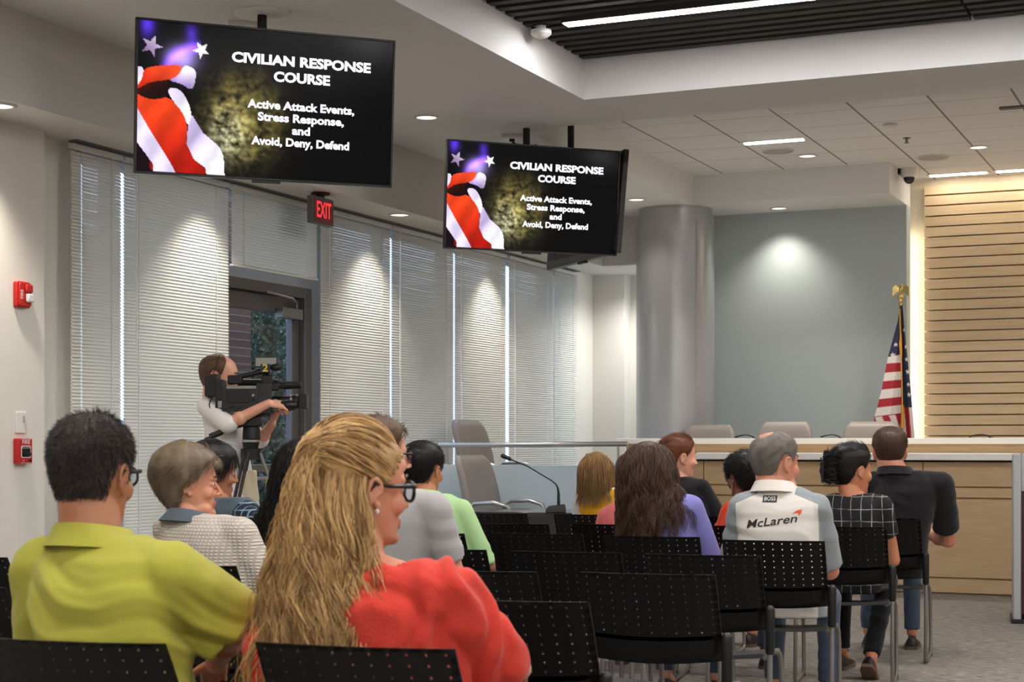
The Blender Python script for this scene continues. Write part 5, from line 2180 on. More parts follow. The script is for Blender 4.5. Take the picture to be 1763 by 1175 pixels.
    for q in 'rl':
        S, E, Wr = J['sh' + q], J['el' + q], J['wr' + q]
        g.capsule(tuple(nb + V3(0, 0, -0.028)), tuple(S), 0.05, arm_r * 0.98, 16, 5)
        if sl <= 1:
            e = S + (E - S) * sl
            g.capsule(tuple(S), tuple(S + (E - S) * (sl * 0.55)), arm_r, arm_r * 0.98, 16, 5)
            g.tube([tuple(S + (E - S) * (sl * 0.5)), tuple(e)], [arm_r * 0.98, arm_r * P.get('cuff', 0.98)], 18)
        else:
            g.capsule(tuple(S), tuple(E), arm_r, arm_r * 0.84, 16, 5)
            e = E + (Wr - E) * (sl - 1)
            g.tube([tuple(E), tuple(e)], [arm_r * 0.84, arm_r * (0.84 - 0.22 * (sl - 1))], 16)
            g.capsule(tuple(E), tuple(E + (e - E) * 0.7), arm_r * 0.84, arm_r * 0.76, 14, 4)
    if P.get('collar'):
        g.capsule(tuple(nb + V3(0, 0.004, -0.09)), tuple(nb + V3(0, 0.004, -0.055)), P['collar'][2] * 1.18, P['collar'][2] * 1.14, 20, 5)
    if P.get('yoke'):
        for q in 'rl':
            g.capsule(tuple(nb + V3((0.06 if q == 'r' else -0.06), 0, P['yoke'])), tuple(J['sh' + q]), 0.03, 0.05, 14, 4)
    v, f = remesh(g, P.get('cvox', 0.009), P.get('citers', 8))
    # wide or round neckline: cut the cloth away around the neck base
    nv_ = normals(v, f)
    v = folds(v, nv_, P.get('seed', 1), P.get('fold', 0.005), P.get('foldh', 1.0))
    if P.get('pleat'):
        dxy = v - nb
        ang = np.arctan2(dxy[:, 0], -dxy[:, 1])
        dist = np.linalg.norm(dxy, axis=1)
        wob = np.array([noise.noise(Vector((p_[0] * 9, p_[1] * 9, p_[2] * 9))) for p_ in v])
        a1 = np.sin(ang * 26 + 4 * wob) * np.exp(-((dist - 0.11) / 0.09) ** 2)
        far = np.clip((np.abs(v[:, 0] - side) - (shw - 0.13)) / 0.06, 0, 1)
        a2 = np.sin(v[:, 1] * 75 + v[:, 0] * 20 + 5 * wob) * far
        v = v + nv_ * ((a1 * 0.6 + a2) * P['pleat'])[:, None]
    fcn = v[f].mean(1)
    if P.get('neckhole', None):
        cx, cy, cz, rx, ry, rz = P['neckhole']
        e = ((fcn[:, 0] - nb[0] - cx) / rx) ** 2 + ((fcn[:, 1] - nb[1] - cy) / ry) ** 2 + ((fcn[:, 2] - nb[2] - cz) / rz) ** 2
        keep = e > 1
        f, fcn = f[keep], fcn[keep]
    mi = None
    mats = P['cloth']
    if callable(P.get('zones')):
        mi = P['zones'](fcn, J, dict(zn=zn, zs=zs, shw=shw, side=side, lean=lean))
    shirt = mesh_obj(P.get('garment', 'shirt'), v, f, mats, mi, body)
    if P.get('collar'):
        m_c, hgt, rad, flare = P['collar']
        g = G()
        n = 40
        tilt = P.get('ctilt', 0.25)
        axis = V3(hn[0] - nb[0], hn[1] - nb[1], 0.0)
        for layer_, (r0, r1, h0, h1) in enumerate(((rad * 0.94, rad * 0.90, -0.03, hgt), (rad + flare, rad * 0.95, hgt * -0.35 - 0.012, hgt))):
            A0, A1, B0, B1 = [], [], [], []
            for i in range(n + 1):
                a = math.radians(-90 + 180 + (i / n - 0.5) * 318 + 180)     # open at the throat
                ca, sa = math.cos(a), math.sin(a)
                lift = -tilt * 0.06 * sa
                fl = flare * (0.5 - 0.5 * sa) if layer_ else 0
                A0.append((nb[0] + axis[0] * 0.1 + (r0) * ca * 1.05, nb[1] + r0 * sa + 0.008, nb[2] + h0 + lift + (0.0 if not layer_ else -0.012 * max(0, sa))))
                A1.append((nb[0] + axis[0] * 0.3 + r1 * ca * 1.05, nb[1] + axis[1] * 0.4 + r1 * sa + 0.004, nb[2] + h1 + lift))
            th = 0.0035
            for i in range(n + 1):
                a = math.radians(-90 + 180 + (i / n - 0.5) * 318 + 180)
                o_ = V3(math.cos(a), math.sin(a), 0) * th
                B0.append(tuple(np.array(A0[i]) + o_))
                B1.append(tuple(np.array(A1[i]) + o_))
            g.loft([A0, A1, B1, B0], cap=False, closed=False)
        g.build('collar', m_c, shirt, smooth=60)

    # ---------------- trousers and shoes
    g = G()
    pr = P.get('legr', 1.0)
    if sit:
        g.loft(torso_rings([(hip_z - 0.073, 0, 0.02, 0.15, 0.10), (hip_z - 0.03, 0, 0.02, 0.175, 0.125), (hip_z + 0.05, 0, 0.015, 0.165, 0.115), (hip_z + 0.11, 0, 0.01, 0.15, 0.10)]))
    else:
        g.loft(torso_rings([(hip_z - 0.10, 0, 0.0, 0.13, 0.10), (hip_z - 0.02, 0, 0.0, 0.175, 0.125), (hip_z + 0.06, 0, 0.0, 0.17, 0.115), (hip_z + P.get('rise', 0.12), 0, 0.0, 0.16, 0.108)]))
    for q in 'rl':
        g.capsule(tuple(J['hi' + q]), tuple(J['kn' + q]), 0.076 * pr, 0.060 * pr, 16, 5)
        g.capsule(tuple(J['kn' + q]), tuple(J['kn' + q] * 0.35 + J['an' + q] * 0.65), 0.060 * pr, 0.050 * pr, 16, 5)
        g.tube([tuple(J['kn' + q] * 0.5 + J['an' + q] * 0.5), tuple(J['kn' + q] * P.get('hem', 0.04) + J['an' + q] * (1 - P.get('hem', 0.04)))], [0.052 * pr, 0.048 * pr], 16)
    v, f = remesh(g, 0.011, 5)
    if sit:
        v[:, 2] = np.maximum(v[:, 2], np.where((v[:, 1] < 0.26) & (v[:, 2] > 0.40), 0.4535, -1))
    v = folds(v, normals(v, f), P.get('seed', 1) + 3, 0.004)
    mesh_obj('trousers', v, f, P.get('pants', M_jeans), None, body)
    for q in 'rl':
        a = J['an' + q]
        fd = Vector(P.get('footdir' + q, (0, 1, 0))).normalized()
        up = Vector((0, 0, 1))
        if abs(fd.z) > 0.1:
            up = (up - fd * up.dot(fd)).normalized()
        lf = fd.cross(up)
        M = Matrix((lf, fd, up)).transposed().to_4x4()
        M.translation = Vector(a) - up * 0.1
        g = G()
        foot = []
        for yy, hw, hh in ((-0.065, 0.024, 0.05), (-0.05, 0.034, 0.078), (0.0, 0.037, 0.085), (0.05, 0.040, 0.068), (0.10, 0.046, 0.055), (0.15, 0.045, 0.047), (0.185, 0.034, 0.038), (0.20, 0.016, 0.026)):
            foot.append([(hw * math.cos(b_), yy, 0.016 + max(0, math.sin(b_)) * (hh - 0.016) + min(0, math.sin(b_)) * 0.002) for b_ in np.linspace(0, 2 * PI, 16, endpoint=False)])
        g.loft(foot)
        g.xf(M)
        so = g.build('shoe', P.get('shoes', M_shoe), body, smooth=70)
        g = G()
        sole = [(0.028, -0.068), (0.040, -0.03), (0.040, 0.05), (0.050, 0.11), (0.046, 0.165), (0.02, 0.205), (-0.02, 0.205), (-0.046, 0.165), (-0.050, 0.11), (-0.040, 0.05), (-0.040, -0.03), (-0.028, -0.068)]
        g.prism(sole, 0.0, 0.020)
        g.xf(M)
        g.build('sole', P.get('sole', M_sole), so, smooth=30)
    if P.get('glasses'):
        glasses(H, body, P.get('gbig', 1.0), P.get('gth', 1.0))
    return dict(body=body, shirt=shirt, H=H, J=J, zn=zn, zs=zs, nb=nb, P=P, s=s, shell_v=v)


M_jeans = fabric('blue denim', c(72, 84, 102), bump=0.3)
M_darkpants = fabric('black trousers', c(26, 26, 28))
M_khaki = fabric('khaki cotton', c(206, 190, 162), bump=0.2)
M_shoe = mat('dark shoe leather', c(36, 30, 28), 0.45)
M_sole = mat('brown rubber sole', c(104, 84, 68), 0.7)


def seat_loc(k, dx=0.0, dy=0.03):
    """hip position for the sitter of chair k"""
    return (CHPOS[k][0] + dx, CHPOS[k][1] + dy)
# ------------------------------------------------------------------ cast
HM_BLACK = hair_mat('black hair', c(12, 11, 11), c(34, 30, 28), 0.45)
HM_DKBRN = hair_mat('dark brown hair', c(34, 23, 17), c(104, 74, 56), 0.45)
HM_ESPRESSO = hair_mat('very dark hair with grey', c(20, 17, 16), c(88, 78, 72), 0.6)
HM_BRN = hair_mat('brown hair', c(64, 44, 30), c(116, 84, 58), 0.5)
HM_AUBURN = hair_mat('auburn hair', c(70, 34, 18), c(134, 74, 40), 0.45)
HM_BLOND = hair_mat('golden blond hair', c(108, 72, 36), c(236, 194, 130), 0.45)
HM_BLOND2 = hair_mat('honey blond hair', c(96, 70, 40), c(176, 136, 84), 0.45)
HM_GREYBRN = hair_mat('grey brown hair', c(74, 60, 46), c(166, 145, 116), 0.5)
HM_GREY = hair_mat('salt and pepper hair', c(60, 54, 50), c(150, 140, 130), 0.55)


def local_of(loc, yaw, px, d):
    X, Y = at(px, d)
    a = math.radians(yaw)
    dx, dy = X - loc[0], Y - loc[1]
    return (dx * math.cos(a) + dy * math.sin(a), -dx * math.sin(a) + dy * math.cos(a))


def depth_of(loc):
    return -loc[0] * SY + loc[1] * CY


def place(k=None, hpx=0, spx=None, py=0, yaw=5, hair=0.012, loc=None, dy=0.03, dd=0.0, lean=0.0, ddx=0.0):
    """seat a sitter on chair k: head column hpx, shoulder column spx, skull top from row py"""
    loc = loc or seat_loc(k, ddx, dy)
    d = depth_of(loc) + dd
    y0 = lean + 0.015

    def solve(px, y):
        # local x whose image column is px when local y is given
        q = (px - 881.5) / FPX
        a = math.radians(yaw)
        ex, ey = (math.cos(a), math.sin(a)), (-math.sin(a), math.cos(a))
        lat = lambda v: v[0] * CY + v[1] * SY
        dep = lambda v: -v[0] * SY + v[1] * CY
        b_ = (loc[0] + ey[0] * y, loc[1] + ey[1] * y)
        return (q * dep(b_) - lat(b_)) / (lat(ex) - q * dep(ex))
    return dict(loc=loc, yaw=yaw, head=(solve(hpx, y0), y0), side=solve(spx or hpx, lean), top=zat(py, d) - hair, lean=lean)


def plain(P):
    R = person(P)
    return R


def on_back(R, g, name, m, off=0.0025):
    """wrap flat lettering on to the back of the shirt"""
    sh = R['shirt']
    me = sh.data
    bvh = BVHTree.FromPolygons([v.co[:] for v in me.vertices], [tuple(p.vertices) for p in me.polygons])
    vs = []
    for p in g.v:
        h = bvh.ray_cast(Vector((p[0], -1.0, p[2])), Vector((0, 1, 0)))
        vs.append((p[0], (h[0].y if h[0] else -0.15) - off, p[2]))
    o = mesh_obj(name, vs, g.f, m, g.mi, sh, smooth=False)
    return o


# ---- fabrics with a pattern of their own


def grid_mat(name, base, line, pitch, width, extra=None):
    m, nt, b = newmat(name)
    t = N(nt, 'ShaderNodeTexCoord')
    sep = N(nt, 'ShaderNodeSeparateXYZ')
    nz = N(nt, 'ShaderNodeTexNoise')
    nz.inputs['Scale'].default_value = 5
    nt.links.new(t.outputs['Object'], nz.inputs['Vector'])
    mixv = N(nt, 'ShaderNodeVectorMath', operation='MULTIPLY_ADD')
    mixv.inputs[1].default_value = (0.03, 0.03, 0.03)
    nt.links.new(nz.outputs['Color'], mixv.inputs[0])
    nt.links.new(t.outputs['Object'], mixv.inputs[2])
    nt.links.new(mixv.outputs[0], sep.inputs[0])
    outs = []
    for ax, p_ in (('X', pitch[0]), ('Z', pitch[1])):
        d = N(nt, 'ShaderNodeMath', operation='DIVIDE')
        d.inputs[1].default_value = p_
        nt.links.new(sep.outputs[ax], d.inputs[0])
        f_ = N(nt, 'ShaderNodeMath', operation='FRACT')
        nt.links.new(d.outputs[0], f_.inputs[0])
        l = N(nt, 'ShaderNodeMath', operation='LESS_THAN')
        l.inputs[1].default_value = width / p_
        nt.links.new(f_.outputs[0], l.inputs[0])
        outs.append(l.outputs[0])
    mx = N(nt, 'ShaderNodeMath', operation='MAXIMUM')
    nt.links.new(outs[0], mx.inputs[0])
    nt.links.new(outs[1], mx.inputs[1])
    n2 = N(nt, 'ShaderNodeTexNoise')
    n2.inputs['Scale'].default_value = 18
    nt.links.new(t.outputs['Object'], n2.inputs['Vector'])
    ml = N(nt, 'ShaderNodeMath', operation='MULTIPLY')
    nt.links.new(mx.outputs[0], ml.inputs[0])
    nt.links.new(n2.outputs['Fac'], ml.inputs[1])
    nt.links.new(ramp(nt, ml.outputs[0], [(0.25, base), (0.6, line)]), b.inputs['Base Color'])
    b.inputs['Roughness'].default_value = 0.85
    return m


def two_tone(side, zs):
    """off white back panel, grey sleeves and shoulder yokes, as the shirt is cut"""
    m, nt, b = newmat('off white and grey sport cloth')
    t = N(nt, 'ShaderNodeTexCoord')
    sep = N(nt, 'ShaderNodeSeparateXYZ')
    nt.links.new(t.outputs['Object'], sep.inputs[0])

    def op(o_, a, b_):
        q = N(nt, 'ShaderNodeMath', operation=o_)
        for k, v in ((0, a), (1, b_)):
            if isinstance(v, (int, float)):
                q.inputs[k].default_value = v
            elif v is not None:
                nt.links.new(v, q.inputs[k])
        return q.outputs[0]
    ax_ = op('ABSOLUTE', op('SUBTRACT', sep.outputs['X'], side), None)
    sleeve = op('SUBTRACT', ax_, 0.188)
    yoke = op('ADD', op('SUBTRACT', sep.outputs['Z'], zs + 0.062), op('MULTIPLY', op('SUBTRACT', ax_, 0.06), 0.42))
    yoke = op('MINIMUM', yoke, op('SUBTRACT', ax_, 0.085))
    v = op('GREATER_THAN', op('MAXIMUM', sleeve, yoke), 0.0)
    nt.links.new(ramp(nt, v, [(0.0, c(226, 218, 208)), (1.0, c(146, 152, 154))]), b.inputs['Base Color'])
    b.inputs['Roughness'].default_value = 0.85
    b.inputs['Sheen Weight'].default_value = 0.15
    return m


def knit_mat(name, col, dark):
    m, nt, b = newmat(name)
    v = texco(nt, (1, 1, 1))
    w1 = N(nt, 'ShaderNodeTexWave')
    w1.inputs['Scale'].default_value = 26
    w1.bands_direction = 'Z'
    w1.inputs['Distortion'].default_value = 0.6
    w2 = N(nt, 'ShaderNodeTexWave')
    w2.inputs['Scale'].default_value = 20
    w2.bands_direction = 'X'
    w2.inputs['Distortion'].default_value = 1.0
    nt.links.new(v, w1.inputs['Vector'])
    nt.links.new(v, w2.inputs['Vector'])
    ml = N(nt, 'ShaderNodeMath', operation='MULTIPLY')
    nt.links.new(w1.outputs['Fac'], ml.inputs[0])
    nt.links.new(w2.outputs['Fac'], ml.inputs[1])
    nt.links.new(ramp(nt, ml.outputs[0], [(0.0, dark), (0.35, col)]), b.inputs['Base Color'])
    bp = N(nt, 'ShaderNodeBump')
    bp.inputs['Strength'].default_value = 0.7
    bp.inputs['Distance'].default_value = 0.006
    nt.links.new(ml.outputs[0], bp.inputs['Height'])
    nt.links.new(bp.outputs['Normal'], b.inputs['Normal'])
    b.inputs['Roughness'].default_value = 0.9
    return m


def print_mat(name, a, bcol):
    m, nt, b = newmat(name)
    n = N(nt, 'ShaderNodeTexVoronoi')
    n.inputs['Scale'].default_value = 75
    nt.links.new(texco(nt), n.inputs['Vector'])
    nt.links.new(ramp(nt, n.outputs['Distance'], [(0.30, a), (0.45, bcol)]), b.inputs['Base Color'])
    b.inputs['Roughness'].default_value = 0.85
    return m


F_YELLOW = fabric('yellow green pique', c(176, 170, 66), bump=0.3, bscale=600)
F_CORAL = fabric('coral crinkle cotton', c(206, 62, 48), bump=0.45, bscale=130)
F_KNIT = knit_mat('white chunky knit', c(222, 212, 197), c(192, 181, 166))
F_SLATE = fabric('slate blue collar cotton', c(86, 98, 106))
F_PLAID = grid_mat('navy plaid', c(26, 36, 56), c(150, 176, 190), (0.032, 0.030), 0.006)
F_PRINT = print_mat('navy and white print', c(206, 210, 222), c(52, 58, 84))
F_GREYT = fabric('light grey jersey', c(176, 172, 170))
F_LIME = fabric('lime green pique', c(182, 220, 156), bump=0.25)
F_MUSTARD = fabric('mustard cotton', c(214, 154, 24))
F_WHITE = fabric('white cotton', c(228, 224, 220))
F_PINK = fabric('dusty pink jersey', c(214, 110, 108))
F_LAV = fabric('lavender knit', c(142, 136, 204), bump=0.35, bscale=260)
F_BLACK = fabric('black jersey', c(26, 25, 26))
F_BLACKP = fabric('black polo pique', c(30, 29, 30))
F_ORANGE = fabric('orange jersey', c(226, 70, 26))
F_OFFW = fabric('off white sport cloth', c(226, 218, 208), bump=0.12)
F_SPORTG = fabric('grey sport cloth', c(140, 146, 148), bump=0.12)
F_WLINE = grid_mat('black cloth with white lines', c(24, 23, 24), c(168, 163, 160), (0.050, 0.066), 0.0042)

# 1 ---- man in yellow-green polo
p = place(1, 160, 188, 712, yaw=2, hair=0.006, ddx=-0.06)
p.update(label='person in a yellow-green polo shirt with short dark hair and black glasses', skin=SK_TAN, look=(8, 0, 0), hs=0.95, hz=1.12, necklen=0.128, gth=1.4, shw=0.238, bulk=1.22, vox=0.0055,
         cloth=F_YELLOW, sleeve=0.98, collar=(F_YELLOW, 0.030, 0.087, 0.026), glasses=True, gbig=1.0, hairmat=HM_ESPRESSO, seed=3, fold=0.011, cvox=0.008, neck=1.12, armr=0.072, drop=0.085, pants=M_darkpants,
         hunch=0.03, J={}, cuff=1.08)
L = p['loc']
e = local_of(L, 2, 392, depth_of(L) + 0.05)
p['J'] = {'elr': (e[0], e[1], zat(1085, depth_of(L))), 'wrr': (e[0] - 0.22, e[1] + 0.30, 0.68)}
R = person(p)
short_hair(R['H'], HL_MALE, HM_ESPRESSO, R['body'], T=0.009, length=0.022, n=9000, seed=11, r=0.0008, lift=0.75, flow=(0, -0.4, -0.5))

# 2 ---- woman in coral
p = place(0, 619, 642, 738, yaw=-4, hair=0.004, lean=0.0)
p.update(label='person in a coral red blouse with very long golden blond hair and black glasses', skin=SK_OLD, look=(-31, -2, 0), hs=1.02, necklen=0.125, gth=1.7, female=True, shw=0.245, bulk=1.22, vox=0.0045,
         cloth=F_CORAL, sleeve=1.15, cuff=1.15, glasses=True, gbig=1.05, hairmat=HM_BLOND2, seed=9, fold=0.010, foldh=0.7, cvox=0.008, garment='blouse', armr=0.074, drop=0.085, neck=1.1,
         neckhole=(0.045, 0.05, 0.0, 0.150, 0.14, 0.062), bust=0.05, chest=0.135, pleat=0.009)
L = p['loc']
e = local_of(L, -4, 842, depth_of(L) + 0.02)
e2 = local_of(L, -4, 455, depth_of(L) + 0.02)
p['J'] = {'elr': (e[0], e[1] + 0.02, zat(1140, depth_of(L))), 'wrr': (e[0] - 0.05, e[1] + 0.25, 0.70), 'ell': (e2[0], e2[1] + 0.04, zat(1140, depth_of(L)))}
R = person(p)
H, nb = R['H'], R['nb']
base = scalp_shell('hair', H, HL_UP, HM_BLOND, R['body'], 0.009, 0.005, None, 3)
rs = np.random.RandomState(21)
n = 8200
az, z, t_ = scalp_roots(HL_UP, n, rs, 0.008, 0.004)
roots = head_pt(az, z, t_)
lay = rs.rand(n) ** 0.8 * 0.028
bodyE = [((R['P']['side'], 0.02, R['zs'] - 0.20), (0.235, 0.150, 0.34)), (tuple(nb + V3(0.0, 0.0, -0.05)), (0.10, 0.075, 0.10)), ((R['P']['side'], 0.0, R['zs'] - 0.01), (0.19, 0.085, 0.075))]
top = (z > 0.035) | (np.abs(az) < 1.75)
dirs = np.where(top[:, None], V3(0, -1, 0.25)[None] - roots * V3(1.5, 0, 0), V3(0, -0.55, -0.8)[None] + roots * V3(4.5, 0, 0))
Ls = np.where(top, 0.64, 0.50) * (0.78 + 0.26 * rs.rand(n))
K_ = 34
ia, ib = np.where(top)[0], np.where(~top)[0]
GR = np.stack([rs.normal(0, 0.07, n) + roots[:, 0] * 2.6 + 0.02, np.full(n, -0.05) + rs.normal(0, 0.04, n), -np.ones(n)], 1)
pa = grow(H, roots[ia], dirs[ia], Ls[ia], K_, bodyE, G0=(0.0, -0.103, 0.062), Gr=0.045, stiff=0.82, fall=0.55, hcol=1.08, grav=GR[ia], layer=lay[ia], seed=1, wave=0.016, wlen=0.16, clumps=130, clump_pull=0.62, gath_speed=0.62)
pb = grow(H, roots[ib], dirs[ib], Ls[ib], K_, bodyE, stiff=0.66, layer=lay[ib] * 1.4, seed=2, grav=GR[ib], wave=0.016, wlen=0.15, clumps=110, clump_pull=0.6)
strand_mesh('hair_strands', np.concatenate([pa, pb]), 0.00125, HM_BLOND, base, 5)
g = G()
g.ellipsoid((0.079, -0.004, -0.045), (0.005, 0.005, 0.006), n=12, m=8)
g.xf(H)
g.build('earring', mat('pearl', c(230, 220, 210), 0.2), R['body'], smooth=80)

# 3 ---- grey-haired woman in white knit
p = place(7, 325, 354, 765, yaw=-14, hair=0.024, dd=0.0)
p.update(label='person with a grey-brown bob in a white knit cardigan over a slate collar', skin=SK_OLD, look=(-50, 0, 0), hs=0.96, female=True, shw=0.25, bulk=1.16, vox=0.0045, cloth=F_KNIT,
         sleeve=1.9, hairmat=HM_GREYBRN, seed=5, fold=0.006, garment='cardigan', collar=(F_SLATE, 0.024, 0.072, 0.045), pants=M_darkpants, jowl=0.004, drop=0.062, hunch=0.02, bust=0.02)
R = person(p)
vol = lambda a, zz: 0.010 * np.clip((zz - 0.0) / 0.08, 0, 1) + 0.008 * (np.abs(a) > 1.6)
HL_B3 = [(0, 0.070), (30, 0.062), (52, 0.048), (68, 0.030), (80, 0.006), (92, 0.002), (104, -0.030), (122, -0.075), (150, -0.088), (180, -0.090)]
sh = short_hair(R['H'], HL_B3, HM_GREYBRN, R['body'], T=0.022, length=0.045, n=5200, seed=4, flow=(0, -0.75, -0.6), lift=0.06, r=0.0008, volume=vol, nape=0.008)

# 4 ---- woman with dark bob, plaid sleeve
p = place(None, 366, 400, 757, yaw=-20, hair=0.022, loc=at(392, 7.7))
p.update(label='person with a black bob and navy plaid sleeve, behind the white knit cardigan', skin=SK_TAN, look=(-38, -4, 0), female=True, shw=0.20, vox=0.007, cloth=[F_SLATE, F_PLAID], sleeve=0.9, hairmat=HM_BLACK, seed=6,
         zones=lambda fc, J, q: (fc[:, 0] > q['side'] + 0.10).astype(int), garment='blouse', pants=M_darkpants)
R = person(p)
short_hair(R['H'], HL_BOB, HM_BLACK, R['body'], T=0.024, length=0.07, n=2200, seed=5, flow=(0, -0.2, -0.9), lift=0.06, r=0.0009, nape=0.010)

# 5 ---- woman with long dark curls
p = place(None, 530, 505, 750, yaw=0, hair=0.026, loc=at(520, 7.25))
p.update(label='person with long dark curls and a gold hair clip, in a navy print top', skin=SK_WARM, look=(-10, 0, 0), female=True, shw=0.20, vox=0.008, cloth=F_PRINT, sleeve=0.8, face=False, seed=7, garment='blouse', pants=M_darkpants)
R = person(p)
H = R['H']
base = scalp_shell('hair', H, HL_LONG, HM_BLACK, R['body'], 0.022, 0.012, None, 3)
rs = np.random.RandomState(31)
n = 2400
az, z, t_ = scalp_roots(HL_LONG, n, rs, 0.018, 0.008)
roots = head_pt(az, z, t_)
pts = grow(H, roots, roots * V3(1, 1, 0.2) + V3(0, -0.02, -0.05), 0.40 * (0.75 + 0.3 * rs.rand(n)), 30, [((R['P']['side'], 0.0, R['zs'] - 0.2), (0.20, 0.14, 0.30)), (tuple(R['nb'] + V3(0, 0, -0.04)), (0.10, 0.09, 0.08))],
           stiff=0.75, layer=rs.rand(n) * 0.035, seed=3, wave=0.010, wlen=0.045, clumps=130, clump_pull=0.7, hcol=1.12)
strand_mesh('hair_strands', pts, 0.0017, HM_BLACK, base, 6)
g = G()
g.tube([(-0.115, -0.090, -0.02), (-0.135, -0.080, -0.040), (-0.127, -0.095, -0.06), (-0.112, -0.11, -0.04), (-0.115, -0.090, -0.02)], 0.006, 8)
g.xf(H)
g.build('hair_clip', M_gold, R['body'], smooth=60)

# 6 ---- man in grey T-shirt
p = place(12, 650, 684, 716, yaw=-6, hair=0.014, dd=0.0)
p.update(label='person with brown hair and glasses in a light grey T-shirt, mostly behind the blond hair', skin=SK_FAIR, look=(-38, 0, 0), hs=1.04, shw=0.225, bulk=1.1, vox=0.006, cloth=F_GREYT, sleeve=0.7, glasses=True, hairmat=HM_BRN, seed=12, collar=(F_GREYT, 0.006, 0.070, 0.006), drop=0.065, garment='shirt')
R = person(p)
short_hair(R['H'], HL_MALE, HM_BRN, R['body'], T=0.016, length=0.03, n=2600, seed=12, r=0.0008, flow=(0.3, -0.5, -0.4), lift=0.3)

# 7 ---- man in lime green
p = place(17, 728, 750, 760, yaw=-2, hair=0.014)
p.update(label='person with black hair in a lime green polo shirt', skin=SK_WARM, look=(-2, 0, 0), shw=0.205, vox=0.006, cloth=F_LIME, sleeve=0.98, collar=(F_LIME, 0.026, 0.080, 0.02), hairmat=HM_BLACK, seed=2, fold=0.007, drop=0.07, face=False)
R = person(p)
short_hair(R['H'], HL_MALE, HM_BLACK, R['body'], T=0.018, length=0.026, n=3000, seed=7, r=0.0009, lift=0.35)

# 8 ---- blond child
p = place(24, 1027, 1030, 778, yaw=6, hair=0.012)
p.update(label='child with long straight blond hair in mustard yellow over white sleeves', skin=SK_FAIR, look=(4, -4, 0), hs=0.80, female=True, bust=0, shw=0.165, bulk=0.86, vox=0.007, cloth=[F_MUSTARD, F_WHITE], sleeve=1.5, seed=8, face=False, fold=0.004,
         zones=lambda fc, J, q: ((np.abs(fc[:, 0] - q['side']) > 0.115) | (fc[:, 2] > q['zn'] - 0.022)).astype(int), garment='dress', drop=0.05, pants=M_darkpants)
R = person(p)
H = R['H']
base = scalp_shell('hair', H, HL_LONG, HM_BLOND2, R['body'], 0.012, 0.006, None, 2)
rs = np.random.RandomState(41)
n = 2600
az, z, t_ = scalp_roots(HL_LONG, n, rs, 0.010, 0.005)
roots = head_pt(az, z, t_)
pts = grow(H, roots, roots * V3(1.5, 1, 0) + V3(0, -0.03, 0), 0.265 * (0.85 + 0.18 * rs.rand(n)) * np.where(z > 0.05, 1.0, 0.8), 22, [((R['P']['side'], 0.0, R['zs'] - 0.2), (0.15, 0.125, 0.28))],
           stiff=0.72, layer=rs.rand(n) * 0.014, seed=4, wave=0.003, wlen=0.2, clumps=90, clump_pull=0.4)
strand_mesh('hair_strands', pts, 0.0013, HM_BLOND2, base, 6)

# 9 ---- person in pink, hidden head
p = place(20, 1092, 1088, 778, yaw=6, hair=0.014)
p.update(label='person in a dusty pink top, head hidden behind the long brown hair', skin=SK_TAN, look=(0, 0, 0), female=True, shw=0.195, vox=0.008, cloth=F_PINK, sleeve=0.8, face=False, seed=4, garment='blouse', pants=M_darkpants)
R = person(p)
short_hair(R['H'], HL_BOB, HM_DKBRN, R['body'], T=0.014, length=0.04, n=900, seed=9, flow=(0, -0.3, -0.9), lift=0.08, r=0.0012)

# 10 ---- woman in lavender
p = place(15, 1118, 1140, 759, yaw=2, hair=0.014)
p.update(label='person in a lavender sweater with long wavy dark brown hair', skin=SK_FAIR, look=(-22, 0, 0), hs=0.93, female=True, shw=0.205, bulk=1.05, vox=0.006, cloth=F_LAV, sleeve=1.8, seed=10, fold=0.006, garment='sweater', drop=0.06, face=False)
R = person(p)
H = R['H']
base = scalp_shell('hair', H, HL_LONG, HM_DKBRN, R['body'], 0.012, 0.006, None, 2)
rs = np.random.RandomState(51)
n = 3600
az, z, t_ = scalp_roots(HL_LONG, n, rs, 0.012, 0.006)
roots = head_pt(az, z, t_)
pts = grow(H, roots, roots * V3(1.2, 1, 0.1) + V3(0, -0.04, 0), 0.40 * (0.72 + 0.3 * rs.rand(n)), 28, [((R['P']['side'], 0.0, R['zs'] - 0.2), (0.20, 0.14, 0.30)), (tuple(R['nb'] + V3(0, 0, -0.05)), (0.09, 0.08, 0.09))],
           stiff=0.68, layer=rs.rand(n) * 0.016, seed=5, wave=0.012, wlen=0.12, clumps=100, clump_pull=0.6, hcol=0.97)
strand_mesh('hair_strands', pts, 0.0015, HM_DKBRN, base, 6)

# 11 ---- auburn woman in black
p = place(23, 1168, 1172, 747, yaw=-12, hair=0.012)
p.update(label='person with pulled-back auburn hair in a black T-shirt, face in profile', skin=SK_FAIR, look=(-44, 0, 0), female=True, shw=0.205, vox=0.006, cloth=F_BLACK, sleeve=0.8, hairmat=HM_AUBURN, seed=14, fold=0.005, pants=M_darkpants, drop=0.06)
R = person(p)
short_hair(R['H'], HL_UP, HM_AUBURN, R['body'], T=0.013, length=0.05, n=3000, seed=13, flow=(0, -1, 0.1), lift=0.05, r=0.0008, nape=0.005)
g = G()
g.ellipsoid((0, -0.115, 0.02), (0.032, 0.028, 0.034))
g.xf(R['H'])
o = g.build('hair_bun', HM_AUBURN, R['body'], smooth=80)

